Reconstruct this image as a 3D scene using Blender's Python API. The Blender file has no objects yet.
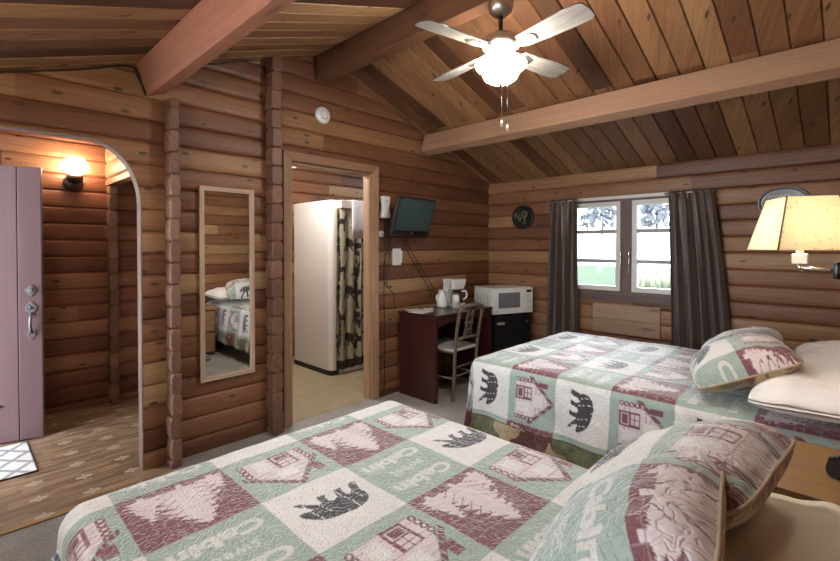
import bpy, bmesh, math, random
import numpy as np
from mathutils import Vector, Matrix, noise as mnoise

SC = bpy.context.scene
COL = SC.collection
PI = math.pi
rng = random.Random(11)

# ------------------------------------------------------------------ materials
def new_mat(name):
    m = bpy.data.materials.new(name); m.use_nodes = True
    nt = m.node_tree
    return m, nt, nt.nodes['Principled BSDF']

def setp(b, **kw):
    names = dict(col='Base Color', rough='Roughness', metal='Metallic', spec='Specular IOR Level', sheen='Sheen Weight',
                 sheenr='Sheen Roughness', trans='Transmission Weight', ior='IOR', emit='Emission Color', emits='Emission Strength',
                 coat='Coat Weight', coatr='Coat Roughness', alpha='Alpha')
    for k, v in kw.items():
        if k in ('col', 'emit') and len(v) == 3: v = (*v, 1)
        b.inputs[names[k]].default_value = v

def plain(name, col, rough=.5, var=.0, vscale=8, bump=0, bscale=60, **kw):
    m, nt, b = new_mat(name)
    setp(b, col=col, rough=rough, **kw)
    N, L = nt.nodes, nt.links
    tc = N.new('ShaderNodeTexCoord')
    nz = N.new('ShaderNodeTexNoise'); nz.inputs['Scale'].default_value = vscale; nz.inputs['Detail'].default_value = 4
    L.new(tc.outputs['Object'], nz.inputs['Vector'])
    if var:
        r = N.new('ShaderNodeMapRange'); r.inputs[1].default_value = .25; r.inputs[2].default_value = .75
        r.inputs[3].default_value = 1 - var; r.inputs[4].default_value = 1 + var
        L.new(nz.outputs['Fac'], r.inputs[0])
        x = N.new('ShaderNodeMix'); x.data_type = 'RGBA'; x.blend_type = 'MULTIPLY'; x.inputs[0].default_value = 1
        x.inputs[6].default_value = (*col, 1)
        L.new(r.outputs[0], x.inputs[7]); L.new(x.outputs[2], b.inputs['Base Color'])
    if bump:
        n2 = N.new('ShaderNodeTexNoise'); n2.inputs['Scale'].default_value = bscale; n2.inputs['Detail'].default_value = 3
        L.new(tc.outputs['Object'], n2.inputs['Vector'])
        bp = N.new('ShaderNodeBump'); bp.inputs['Strength'].default_value = bump; bp.inputs['Distance'].default_value = .01
        L.new(n2.outputs['Fac'], bp.inputs['Height']); L.new(bp.outputs[0], b.inputs['Normal'])
    return m

def wood(name, ramp, gs=(1.4, 28), grain=(.66, 1.16), knots=1.0, rough=.55, bump=.2, kscale=(3.2, 8.2), **kw):
    """wood with the grain along the U axis of the mesh; each board's tone comes from its 'tint' attribute"""
    m, nt, b = new_mat(name); setp(b, rough=rough, **kw)
    N, L = nt.nodes, nt.links
    uv = N.new('ShaderNodeUVMap'); uv.uv_map = 'UVMap'
    at = N.new('ShaderNodeAttribute'); at.attribute_name = 'tint'
    cr = N.new('ShaderNodeValToRGB')
    els = cr.color_ramp.elements
    while len(els) < len(ramp): els.new(.5)
    for e, (p, c) in zip(els, ramp): e.position = p; e.color = (*c, 1)
    # tone drifts along each board
    md = N.new('ShaderNodeMapping'); md.inputs['Scale'].default_value = (.9, 5, 1); L.new(uv.outputs[0], md.inputs[0])
    nd = N.new('ShaderNodeTexNoise'); nd.inputs['Scale'].default_value = 1; nd.inputs['Detail'].default_value = 3; L.new(md.outputs[0], nd.inputs['Vector'])
    ad = N.new('ShaderNodeMath'); ad.operation = 'MULTIPLY_ADD'; ad.inputs[1].default_value = .55; L.new(nd.outputs['Fac'], ad.inputs[0])
    sb = N.new('ShaderNodeMath'); sb.operation = 'SUBTRACT'; sb.inputs[1].default_value = .275; L.new(at.outputs['Fac'], sb.inputs[0])
    L.new(sb.outputs[0], ad.inputs[2]); L.new(ad.outputs[0], cr.inputs[0])
    mp = N.new('ShaderNodeMapping'); mp.inputs['Scale'].default_value = (*gs, 1); L.new(uv.outputs[0], mp.inputs[0])
    ng = N.new('ShaderNodeTexNoise'); ng.inputs['Scale'].default_value = 1.6; ng.inputs['Detail'].default_value = 7
    ng.inputs['Roughness'].default_value = .68; ng.inputs['Distortion'].default_value = .7
    L.new(mp.outputs[0], ng.inputs['Vector'])
    mr = N.new('ShaderNodeMapRange'); mr.inputs[1].default_value = .32; mr.inputs[2].default_value = .68
    mr.inputs[3].default_value = grain[0]; mr.inputs[4].default_value = grain[1]; L.new(ng.outputs['Fac'], mr.inputs[0])
    mx = N.new('ShaderNodeMix'); mx.data_type = 'RGBA'; mx.blend_type = 'MULTIPLY'; mx.inputs[0].default_value = 1
    L.new(cr.outputs[0], mx.inputs[6]); L.new(mr.outputs[0], mx.inputs[7])
    out = mx.outputs[2]
    if knots:
        mk = N.new('ShaderNodeMapping'); mk.inputs['Scale'].default_value = (*kscale, 1); L.new(uv.outputs[0], mk.inputs[0])
        vo = N.new('ShaderNodeTexVoronoi'); vo.voronoi_dimensions = '2D'; vo.inputs['Scale'].default_value = 1
        L.new(mk.outputs[0], vo.inputs['Vector'])
        ds = N.new('ShaderNodeMath'); ds.operation = 'MULTIPLY_ADD'; ds.inputs[1].default_value = .07; L.new(ng.outputs['Fac'], ds.inputs[0]); L.new(vo.outputs['Distance'], ds.inputs[2])
        kr = N.new('ShaderNodeMapRange'); kr.interpolation_type = 'SMOOTHSTEP'; kr.inputs[1].default_value = .085; kr.inputs[2].default_value = .14
        kr.inputs[3].default_value = .92 * knots; kr.inputs[4].default_value = 0; L.new(ds.outputs[0], kr.inputs[0])
        sp = N.new('ShaderNodeSeparateColor'); L.new(vo.outputs['Color'], sp.inputs[0])
        gt = N.new('ShaderNodeMath'); gt.operation = 'GREATER_THAN'; gt.inputs[1].default_value = .52; L.new(sp.outputs[0], gt.inputs[0])
        mu = N.new('ShaderNodeMath'); mu.operation = 'MULTIPLY'; L.new(kr.outputs[0], mu.inputs[0]); L.new(gt.outputs[0], mu.inputs[1])
        m2 = N.new('ShaderNodeMix'); m2.data_type = 'RGBA'; L.new(mu.outputs[0], m2.inputs[0]); L.new(out, m2.inputs[6])
        m2.inputs[7].default_value = (.045, .02, .012, 1); out = m2.outputs[2]
    L.new(out, b.inputs['Base Color'])
    bp = N.new('ShaderNodeBump'); bp.inputs['Strength'].default_value = bump; bp.inputs['Distance'].default_value = .004
    L.new(ng.outputs['Fac'], bp.inputs['Height']); L.new(bp.outputs[0], b.inputs['Normal'])
    return m

LOG_RAMP = [(0, (.055, .019, .010)), (.25, (.145, .054, .025)), (.5, (.230, .098, .045)), (.75, (.310, .160, .076)), (1, (.40, .25, .125))]
PLANK_RAMP = [(0, (.065, .024, .010)), (.3, (.160, .068, .029)), (.6, (.275, .135, .060)), (1, (.42, .245, .115))]
M = {}
M['log'] = wood('log wood', LOG_RAMP, rough=.5)
M['log_warm_lit'] = wood('warm lit log wood', [(0, (.075, .020, .010)), (.25, (.15, .048, .024)), (.5, (.23, .085, .044)), (.75, (.30, .13, .068)), (1, (.38, .20, .11))], rough=.5)  # entry logs: warm sconce light painted in as a redder wood tone
M['log_post'] = wood('log end wood', [(0, (.10, .042, .027)), (.5, (.20, .097, .062)), (1, (.32, .185, .125))], rough=.5, knots=0)
M['plank'] = wood('plank wood', PLANK_RAMP, rough=.55, kscale=(2.8, 8.5))
M['beam'] = wood('beam wood', [(0, (.29, .15, .088)), (.5, (.36, .205, .125)), (1, (.44, .275, .18))], gs=(.9, 30), grain=(.82, 1.1), knots=.7, kscale=(1.2, 4), rough=.6)
M['beam_warm_lit'] = wood('warm lit beam wood', [(0, (.28, .10, .058)), (.5, (.34, .135, .08)), (1, (.41, .19, .12))], gs=(1.2, 26), grain=(.76, 1.1), knots=.6, kscale=(1.2, 4), rough=.6)  # left beam: the warm light falling on it is put into the colour
M['ridge'] = wood('ridge beam wood', [(0, (.10, .042, .020)), (.5, (.15, .064, .032)), (1, (.20, .095, .05))], gs=(.9, 30), knots=.5, kscale=(1.2, 4), rough=.5)
M['casing'] = wood('casing wood', [(0, (.24, .125, .07)), (.5, (.36, .21, .125)), (1, (.46, .30, .19))], gs=(1, 40), knots=0, rough=.5)
M['frame_wood'] = wood('mirror frame wood', [(0, (.36, .24, .17)), (.5, (.48, .34, .25)), (1, (.56, .42, .32))], gs=(1, 40), knots=0, rough=.5)
M['arch_lining'] = wood('arch lining', [(0, (.18, .11, .08)), (1, (.27, .185, .145))], gs=(1, 40), knots=0, rough=.5)
M['window_wood'] = wood('window frame wood', [(0, (.09, .060, .055)), (.5, (.14, .095, .085)), (1, (.2, .14, .12))], gs=(1, 30), knots=0, rough=.5)
M['mahogany'] = wood('mahogany veneer', [(0, (.020, .0045, .005)), (.5, (.042, .010, .010)), (1, (.068, .019, .017))], gs=(.8, 34), knots=0, rough=.28, bump=.06)
M['oak'] = wood('oak veneer', [(0, (.26, .145, .06)), (.5, (.34, .20, .085)), (1, (.42, .26, .12))], gs=(1, 60), knots=0, rough=.4, bump=.1)
M['oak_dark'] = wood('dark edge veneer', [(0, (.07, .025, .015)), (1, (.12, .045, .025))], gs=(1, 40), knots=0, rough=.4)
M['chair_wood'] = wood('weathered chair wood', [(0, (.09, .062, .038)), (.5, (.145, .105, .068)), (1, (.21, .16, .11))], gs=(2, 50), knots=0, rough=.55)
M['board'] = wood('bare board wood', [(0, (.27, .17, .11)), (.5, (.36, .235, .155)), (1, (.44, .30, .20))], gs=(1, 22), knots=.6, rough=.55, kscale=(1.4, 5))
M['door'] = wood('painted door wood', [(0, (.135, .074, .080)), (.5, (.165, .095, .102)), (1, (.195, .117, .124))], gs=(.8, 16), grain=(.9, 1.06), knots=0, rough=.5, bump=.1)
M['door_edge'] = plain('painted door edge', (.20, .20, .25), .5)
M['blade'] = wood('whitewashed blade wood', [(0, (.25, .225, .19)), (.5, (.36, .335, .29)), (1, (.46, .43, .39))], gs=(2, 70), grain=(.30, 1.15), knots=0, rough=.45)
M['blade_edge'] = plain('blade edge', (.08, .05, .06), .5)
M['white'] = plain('white plastic', (.74, .74, .72), .35)
M['cream_plastic'] = plain('cream plastic', (.66, .64, .58), .4)
M['black'] = plain('black plastic', (.012, .012, .013), .3)
M['black_matte'] = plain('black rubber', (.012, .012, .013), .7)
M['cable'] = plain('dark cable', (.02, .012, .01), .5)
M['grey'] = plain('grey plastic', (.30, .30, .31), .4)
M['chrome'] = plain('chrome', (.72, .70, .68), .18, metal=1)
M['nickel'] = plain('brushed nickel', (.58, .54, .48), .34, metal=1)
M['iron'] = plain('hammered pewter', (.22, .22, .23), .42, metal=.7, var=.25, vscale=60, bump=.3)
M['bronze'] = plain('dark bronze', (.06, .04, .03), .4, metal=.8)
M['brass'] = plain('dull brass', (.45, .30, .14), .35, metal=.9)
M['shower'] = plain('white shower panel', (.74, .74, .69), .16)
M['linen'] = plain('white pillow linen', (.78, .76, .77), .8, bump=.15, bscale=14, sheen=.2)
M['linen_lamplit'] = plain('lamplit pillow linen', (.72, .66, .54), .8, bump=.1, bscale=12, sheen=.2)  # white linen with the warm lamplight painted in as cream
M['towel'] = plain('white terry towel', (.66, .64, .66), .95, bump=.5, bscale=260)
M['curtain'] = plain('dark satin curtain', (.078, .050, .041), .38, var=.15, vscale=5, spec=.55, sheen=.25)
M['paper'] = plain('paper', (.70, .69, .67), .6)
M['mattress'] = plain('mattress ticking', (.6, .58, .55), .8)
M['box_base'] = plain('dark bed base fabric', (.02, .018, .02), .85)
M['seat'] = plain('pale seat', (.42, .41, .38), .55, var=.2, vscale=25)
M['glass_dark'] = plain('dark screen', (.035, .062, .060), .32, spec=.5)
M['micro_win'] = plain('microwave window', (.17, .17, .19), .25, var=.1, vscale=90)
M['grey_trim'] = plain('grey window trim', (.70, .70, .69), .4)
M['bar'] = plain('grey glazing bar', (.34, .33, .33), .4)
M['cap'] = plain('plaster', (.62, .57, .52), .7)
M['plate'] = plain('pewter plate', (.20, .195, .19), .35, metal=.6)
M['plate_rim'] = plain('pewter rim', (.16, .16, .17), .3, metal=.7)
M['plaque'] = plain('black glazed plate', (.012, .012, .013), .3)
M['gold'] = plain('gilt drawing', (.40, .38, .28), .5)
M['black_marble'] = plain('black glossy plastic', (.01, .01, .012), .12)

def carpet(name, c1, c2):
    m, nt, b = new_mat(name); setp(b, rough=.95, spec=.1)
    N, L = nt.nodes, nt.links
    tc = N.new('ShaderNodeTexCoord')
    n1 = N.new('ShaderNodeTexNoise'); n1.inputs['Scale'].default_value = 130; n1.inputs['Detail'].default_value = 4
    n2 = N.new('ShaderNodeTexNoise'); n2.inputs['Scale'].default_value = 5; n2.inputs['Detail'].default_value = 3
    L.new(tc.outputs['Object'], n1.inputs['Vector']); L.new(tc.outputs['Object'], n2.inputs['Vector'])
    ad = N.new('ShaderNodeMath'); ad.operation = 'MULTIPLY_ADD'; ad.inputs[1].default_value = .45
    L.new(n2.outputs['Fac'], ad.inputs[0]); L.new(n1.outputs['Fac'], ad.inputs[2])
    r = N.new('ShaderNodeMapRange'); r.inputs[1].default_value = .5; r.inputs[2].default_value = 1; L.new(ad.outputs[0], r.inputs[0])
    x = N.new('ShaderNodeMix'); x.data_type = 'RGBA'; x.inputs[6].default_value = (*c1, 1); x.inputs[7].default_value = (*c2, 1)
    L.new(r.outputs[0], x.inputs[0]); L.new(x.outputs[2], b.inputs['Base Color'])
    bp = N.new('ShaderNodeBump'); bp.inputs['Strength'].default_value = .8; bp.inputs['Distance'].default_value = .01
    L.new(n1.outputs['Fac'], bp.inputs['Height']); L.new(bp.outputs[0], b.inputs['Normal'])
    return m
M['carpet'] = carpet('grey carpet', (.19, .177, .165), (.44, .42, .395))
M['bath_floor'] = carpet('tan bathroom carpet', (.26, .205, .125), (.40, .33, .215))
M['ground'] = carpet('grassy ground', (.028, .050, .026), (.060, .085, .050))
M['snow'] = plain('pale bank', (.80, .82, .85), .8, var=.08, vscale=2)
M['foliage'] = plain('conifer needles', (.075, .082, .095), .8, var=.4, vscale=2)
M['bark'] = plain('bark', (.07, .05, .04), .9)
M['reed'] = plain('dry reeds', (.34, .36, .25), .8)

def cloth(name, bump=.45, scale=42, sheen=.6, stitch=True):
    """printed quilt: colours from the mesh attribute Col, meandering stitch lines as bump"""
    m, nt, b = new_mat(name); setp(b, rough=.60, sheen=sheen, sheenr=.35, spec=.45)
    N, L = nt.nodes, nt.links
    at = N.new('ShaderNodeAttribute'); at.attribute_name = 'Col'
    tc = N.new('ShaderNodeUVMap'); tc.uv_map = 'UVMap'
    L.new(at.outputs['Color'], b.inputs['Base Color'])
    if stitch:
        n1 = N.new('ShaderNodeTexNoise'); n1.inputs['Scale'].default_value = scale; n1.inputs['Detail'].default_value = 1; n1.inputs['Distortion'].default_value = .6
        L.new(tc.outputs[0], n1.inputs['Vector'])
        s = N.new('ShaderNodeMath'); s.operation = 'SUBTRACT'; s.inputs[1].default_value = .5; L.new(n1.outputs['Fac'], s.inputs[0])
        a = N.new('ShaderNodeMath'); a.operation = 'ABSOLUTE'; L.new(s.outputs[0], a.inputs[0])
        r = N.new('ShaderNodeMapRange'); r.interpolation_type = 'SMOOTHSTEP'; r.inputs[1].default_value = 0; r.inputs[2].default_value = .09; L.new(a.outputs[0], r.inputs[0])
        bp = N.new('ShaderNodeBump'); bp.inputs['Strength'].default_value = bump; bp.inputs['Distance'].default_value = .010
        L.new(r.outputs[0], bp.inputs['Height']); L.new(bp.outputs[0], b.inputs['Normal'])
    return m
M['quilt'] = cloth('patchwork quilt print')
M['plaid'] = cloth('plaid flannel', stitch=False, sheen=.2)
M['shower_cloth'] = cloth('wildlife curtain print', stitch=False, sheen=.1)
M['rug'] = cloth('lattice rug print', stitch=False, sheen=.1)

def glass_mat():
    m = bpy.data.materials.new('window glass'); m.use_nodes = True
    nt = m.node_tree; N, L = nt.nodes, nt.links
    N.remove(N['Principled BSDF']); o = N['Material Output']
    t = N.new('ShaderNodeBsdfTransparent'); t.inputs[0].default_value = (.96, .97, .97, 1)
    g = N.new('ShaderNodeBsdfGlossy'); g.inputs['Roughness'].default_value = .03
    f = N.new('ShaderNodeFresnel'); f.inputs[0].default_value = 1.45
    x = N.new('ShaderNodeMixShader'); L.new(f.outputs[0], x.inputs[0]); L.new(t.outputs[0], x.inputs[1]); L.new(g.outputs[0], x.inputs[2])
    L.new(x.outputs[0], o.inputs[0]); return m
M['glass'] = glass_mat()
m, nt, b = new_mat('carafe glass'); setp(b, col=(.9, .9, .9), rough=.03, trans=1, ior=1.3); M['carafe'] = m
m, nt, b = new_mat('mirror silvering'); setp(b, col=(.80, .80, .78), metal=1, rough=.015); M['mirror'] = m

def emit(name, col, s):
    m, nt, b = new_mat(name); setp(b, col=(.8, .8, .8), rough=.4, emit=col, emits=s); return m
M['fan_glass'] = emit('lit opal fan glass', (1, .92, .83), 62)
M['sconce_glass'] = emit('lit opal sconce glass', (1, .70, .42), 26)
M['bath_glass'] = emit('lit bathroom glass', (1, .98, .94), 105)
M['bulb'] = emit('lit bulb', (1, .84, .60), 78)

def shade_mat():
    m = bpy.data.materials.new('parchment shade'); m.use_nodes = True
    nt = m.node_tree; N, L = nt.nodes, nt.links
    N.remove(N['Principled BSDF']); o = N['Material Output']
    tc = N.new('ShaderNodeTexCoord')
    n = N.new('ShaderNodeTexNoise'); n.inputs['Scale'].default_value = 75; n.inputs['Detail'].default_value = 6; L.new(tc.outputs['Object'], n.inputs['Vector'])
    cr = N.new('ShaderNodeValToRGB'); cr.color_ramp.elements[0].position = .30; cr.color_ramp.elements[0].color = (.52, .40, .26, 1)
    cr.color_ramp.elements[1].position = .42; cr.color_ramp.elements[1].color = (.72, .66, .55, 1)
    L.new(n.outputs['Fac'], cr.inputs[0])
    d = N.new('ShaderNodeBsdfDiffuse'); t = N.new('ShaderNodeBsdfTranslucent'); x = N.new('ShaderNodeMixShader'); x.inputs[0].default_value = .62
    L.new(cr.outputs[0], d.inputs[0]); L.new(cr.outputs[0], t.inputs[0]); L.new(d.outputs[0], x.inputs[1]); L.new(t.outputs[0], x.inputs[2])
    L.new(x.outputs[0], o.inputs[0]); return m
M['shade'] = shade_mat()

def vinyl_mat():
    """plank-look vinyl with small eight-pointed star medallions"""
    m, nt, b = new_mat('star vinyl'); setp(b, rough=.38)
    N, L = nt.nodes, nt.links
    tc = N.new('ShaderNodeTexCoord'); sx = N.new('ShaderNodeSeparateXYZ'); L.new(tc.outputs['Object'], sx.inputs[0])
    def mth(op, a, b_=None, c=None):
        n = N.new('ShaderNodeMath'); n.operation = op
        for i, v in enumerate((a, b_, c)):
            if v is None: continue
            if isinstance(v, (int, float)): n.inputs[i].default_value = v
            else: L.new(v, n.inputs[i])
        return n.outputs[0]
    X, Y = sx.outputs[0], sx.outputs[1]
    cx = mth('DIVIDE', mth('SUBTRACT', X, .54), .222)
    ci = mth('ROUND', cx)
    fx = mth('MULTIPLY', mth('SUBTRACT', cx, ci), .222)
    par = mth('MULTIPLY', mth('MODULO', mth('ADD', ci, 20), 2), .5)
    cy = mth('SUBTRACT', mth('DIVIDE', mth('SUBTRACT', Y, 3.115), .2265), par)
    fy = mth('MULTIPLY', mth('SUBTRACT', cy, mth('ROUND', cy)), .2265)
    ax, ay = mth('ABSOLUTE', fx), mth('ABSOLUTE', fy)
    d1 = mth('ADD', ax, mth('MULTIPLY', ay, 1.6))
    spikes = mth('MULTIPLY', mth('PINGPONG', mth('MULTIPLY', ay, 1.0), .010), 2.2)
    star = mth('LESS_THAN', mth('SUBTRACT', d1, spikes), .036)
    cross = mth('MINIMUM', mth('ADD', ax, mth('MULTIPLY', ay, 6)), mth('ADD', ay, mth('MULTIPLY', ax, 6)))
    star2 = mth('LESS_THAN', cross, .048)
    hole = mth('GREATER_THAN', d1, .010)
    st = mth('MULTIPLY', mth('MAXIMUM', star, star2), hole)
    mp = N.new('ShaderNodeMapping'); mp.inputs['Scale'].default_value = (1.0, 42, 1); L.new(tc.outputs['Object'], mp.inputs[0])
    n1 = N.new('ShaderNodeTexNoise'); n1.inputs['Scale'].default_value = 2.2; n1.inputs['Detail'].default_value = 4; L.new(mp.outputs[0], n1.inputs['Vector'])
    mp2 = N.new('ShaderNodeMapping'); mp2.inputs['Scale'].default_value = (5, 28, 1); L.new(tc.outputs['Object'], mp2.inputs[0])
    br = N.new('ShaderNodeTexVoronoi'); br.distance = 'CHEBYCHEV'; br.inputs['Scale'].default_value = 1; L.new(mp2.outputs[0], br.inputs['Vector'])
    sc_ = N.new('ShaderNodeSeparateColor'); L.new(br.outputs['Color'], sc_.inputs[0])
    f = mth('ADD', mth('MULTIPLY', n1.outputs['Fac'], .6), mth('MULTIPLY', sc_.outputs[0], .4))
    cr = N.new('ShaderNodeValToRGB'); cr.color_ramp.elements[0].position = .25; cr.color_ramp.elements[0].color = (.13, .078, .046, 1)
    cr.color_ramp.elements[1].position = .8; cr.color_ramp.elements[1].color = (.40, .27, .17, 1); L.new(f, cr.inputs[0])
    mx = N.new('ShaderNodeMix'); mx.data_type = 'RGBA'; L.new(mth('MULTIPLY', st, .7), mx.inputs[0]); L.new(cr.outputs[0], mx.inputs[6]); mx.inputs[7].default_value = (.55, .46, .36, 1)
    L.new(mx.outputs[2], b.inputs['Base Color'])
    return m
M['vinyl'] = vinyl_mat()

# ------------------------------------------------------------------ mesh building
class MB:
    def __init__(s): s.v = []; s.f = []; s.uv = []; s.t = []; s.sm = []
    def add(s, verts, faces, grain=0, tint=None, mat=None, smooth=False, uvs=None):
        """grain: local axis of the wood grain; uv from the local coordinates before the matrix"""
        if tint is None: tint = rng.random()
        o = len(s.v); n = len(verts)
        off = tint * 61.7 + rng.random() * 13
        o1, o2 = [i for i in range(3) if i != grain]
        P = [tuple(p) for p in verts]
        for i, p in enumerate(P):
            s.uv.append(uvs[i] if uvs else (p[grain] + off, p[o1] + p[o2] + off * .37))
        if mat is not None: P = [tuple(mat @ Vector(p)) for p in P]
        s.v += P
        for f in faces:
            s.f.append([i + o for i in f]); s.t.append(tint); s.sm.append(smooth)
        return s
    def box(s, lo, hi, grain=0, tint=None, mat=None):
        x0, y0, z0 = lo; x1, y1, z1 = hi
        v = [(x0, y0, z0), (x1, y0, z0), (x1, y1, z0), (x0, y1, z0), (x0, y0, z1), (x1, y0, z1), (x1, y1, z1), (x0, y1, z1)]
        f = [(0, 3, 2, 1), (4, 5, 6, 7), (0, 1, 5, 4), (1, 2, 6, 5), (2, 3, 7, 6), (3, 0, 4, 7)]
        return s.add(v, f, grain, tint, mat)
    def prism(s, poly, z0, z1, grain=0, tint=None, mat=None, smooth=False):
        """poly (x,y) extruded along z"""
        n = len(poly)
        v = [(x, y, z0) for x, y in poly] + [(x, y, z1) for x, y in poly]
        f = [tuple(range(n - 1, -1, -1)), tuple(range(n, 2 * n))] + [(i, (i + 1) % n, n + (i + 1) % n, n + i) for i in range(n)]
        return s.add(v, f, grain, tint, mat, smooth)
    def lathe(s, prof, n=28, mat=None, tint=.5, closed=False):
        """prof (r,z) turned round z"""
        v = []; f = []
        m = len(prof)
        for i in range(n):
            a = 2 * PI * i / n
            for r, z in prof: v.append((r * math.cos(a), r * math.sin(a), z))
        for i in range(n):
            j = (i + 1) % n
            for k in range(m - 1 if not closed else m):
                k2 = (k + 1) % m
                f.append((i * m + k, j * m + k, j * m + k2, i * m + k2))
        return s.add(v, f, 2, tint, mat, True)
    def tube(s, path, r, n=8, tint=.5, mat=None, cap=True):
        P = [Vector(p) for p in path]
        R = r if isinstance(r, (list, tuple)) else [r] * len(P)
        v = []; f = []; up = None
        for i, p in enumerate(P):
            t = (P[min(i + 1, len(P) - 1)] - P[max(i - 1, 0)]).normalized()
            if up is None:
                up = Vector((0, 0, 1)) if abs(t.z) < .9 else Vector((1, 0, 0))
            up = (up - t * up.dot(t)).normalized(); sd = t.cross(up)
            for k in range(n):
                a = 2 * PI * k / n
                v.append(p + (up * math.cos(a) + sd * math.sin(a)) * R[i])
        for i in range(len(P) - 1):
            for k in range(n):
                k2 = (k + 1) % n
                f.append((i * n + k, i * n + k2, (i + 1) * n + k2, (i + 1) * n + k))
        if cap: f += [tuple(range(n - 1, -1, -1)), tuple((len(P) - 1) * n + k for k in range(n))]
        cum = 0; uvs = []
        for i in range(len(P)):
            if i: cum += (P[i] - P[i - 1]).length
            for k in range(n): uvs.append((cum, k * r_ if False else k * .01))
        return s.add(v, f, 0, tint, mat, True, uvs)
    def build(s, name, mat, parent=None, bevel=0, loc=None, smooth_angle=None):
        me = bpy.data.meshes.new(name)
        me.from_pydata(s.v, [], s.f)
        uvl = me.uv_layers.new(name='UVMap')
        li = np.empty(len(me.loops), dtype=np.int32); me.loops.foreach_get('vertex_index', li)
        uvl.data.foreach_set('uv', np.asarray(s.uv, dtype=np.float32)[li].ravel())
        a = me.attributes.new('tint', 'FLOAT', 'FACE'); a.data.foreach_set('value', np.asarray(s.t, dtype=np.float32))
        me.polygons.foreach_set('use_smooth', s.sm)
        me.materials.append(M[mat] if isinstance(mat, str) else mat)
        bm = bmesh.new(); bm.from_mesh(me); bmesh.ops.recalc_face_normals(bm, faces=bm.faces); bm.to_mesh(me); bm.free()
        o = bpy.data.objects.new(name, me); COL.objects.link(o)
        if parent is not None: o.parent = parent
        if loc is not None: o.location = loc
        if bevel:
            b = o.modifiers.new('edge', 'BEVEL'); b.width = bevel; b.segments = 2; b.limit_method = 'ANGLE'; b.angle_limit = math.radians(50)
        return o

def tag(o, label=None, cat=None, group=None, kind=None):
    if label: o['label'] = label
    if cat: o['category'] = cat
    if group: o['group'] = group
    if kind: o['kind'] = kind
    return o
def thing(name, label, cat, loc=(0, 0, 0), rotz=0, group=None):
    o = bpy.data.objects.new(name, None); COL.objects.link(o)
    o.location = loc; o.rotation_euler = (0, 0, rotz); o.empty_display_size = .1
    return tag(o, label, cat, group)
def struct(o, label=None): return tag(o, label, kind='structure')
def arc(cx, cy, r, a0, a1, n):
    return [(cx + r * math.cos(math.radians(a0 + (a1 - a0) * i / n)), cy + r * math.sin(math.radians(a0 + (a1 - a0) * i / n))) for i in range(n + 1)]
def rrect(x0, y0, x1, y1, r, n=5):
    return arc(x1 - r, y0 + r, r, -90, 0, n) + arc(x1 - r, y1 - r, r, 0, 90, n) + arc(x0 + r, y1 - r, r, 90, 180, n) + arc(x0 + r, y0 + r, r, 180, 270, n)

# ------------------------------------------------------------------ log walls
X0, X1, Y0, Y1 = -.45, 4.49, -.20, 3.17            # the room
RX, RZ, RS = 2.11, 2.96, .34                        # ridge position, height, roof slope
YB = 4.78                                           # back wall of the entry and the bathroom

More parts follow.
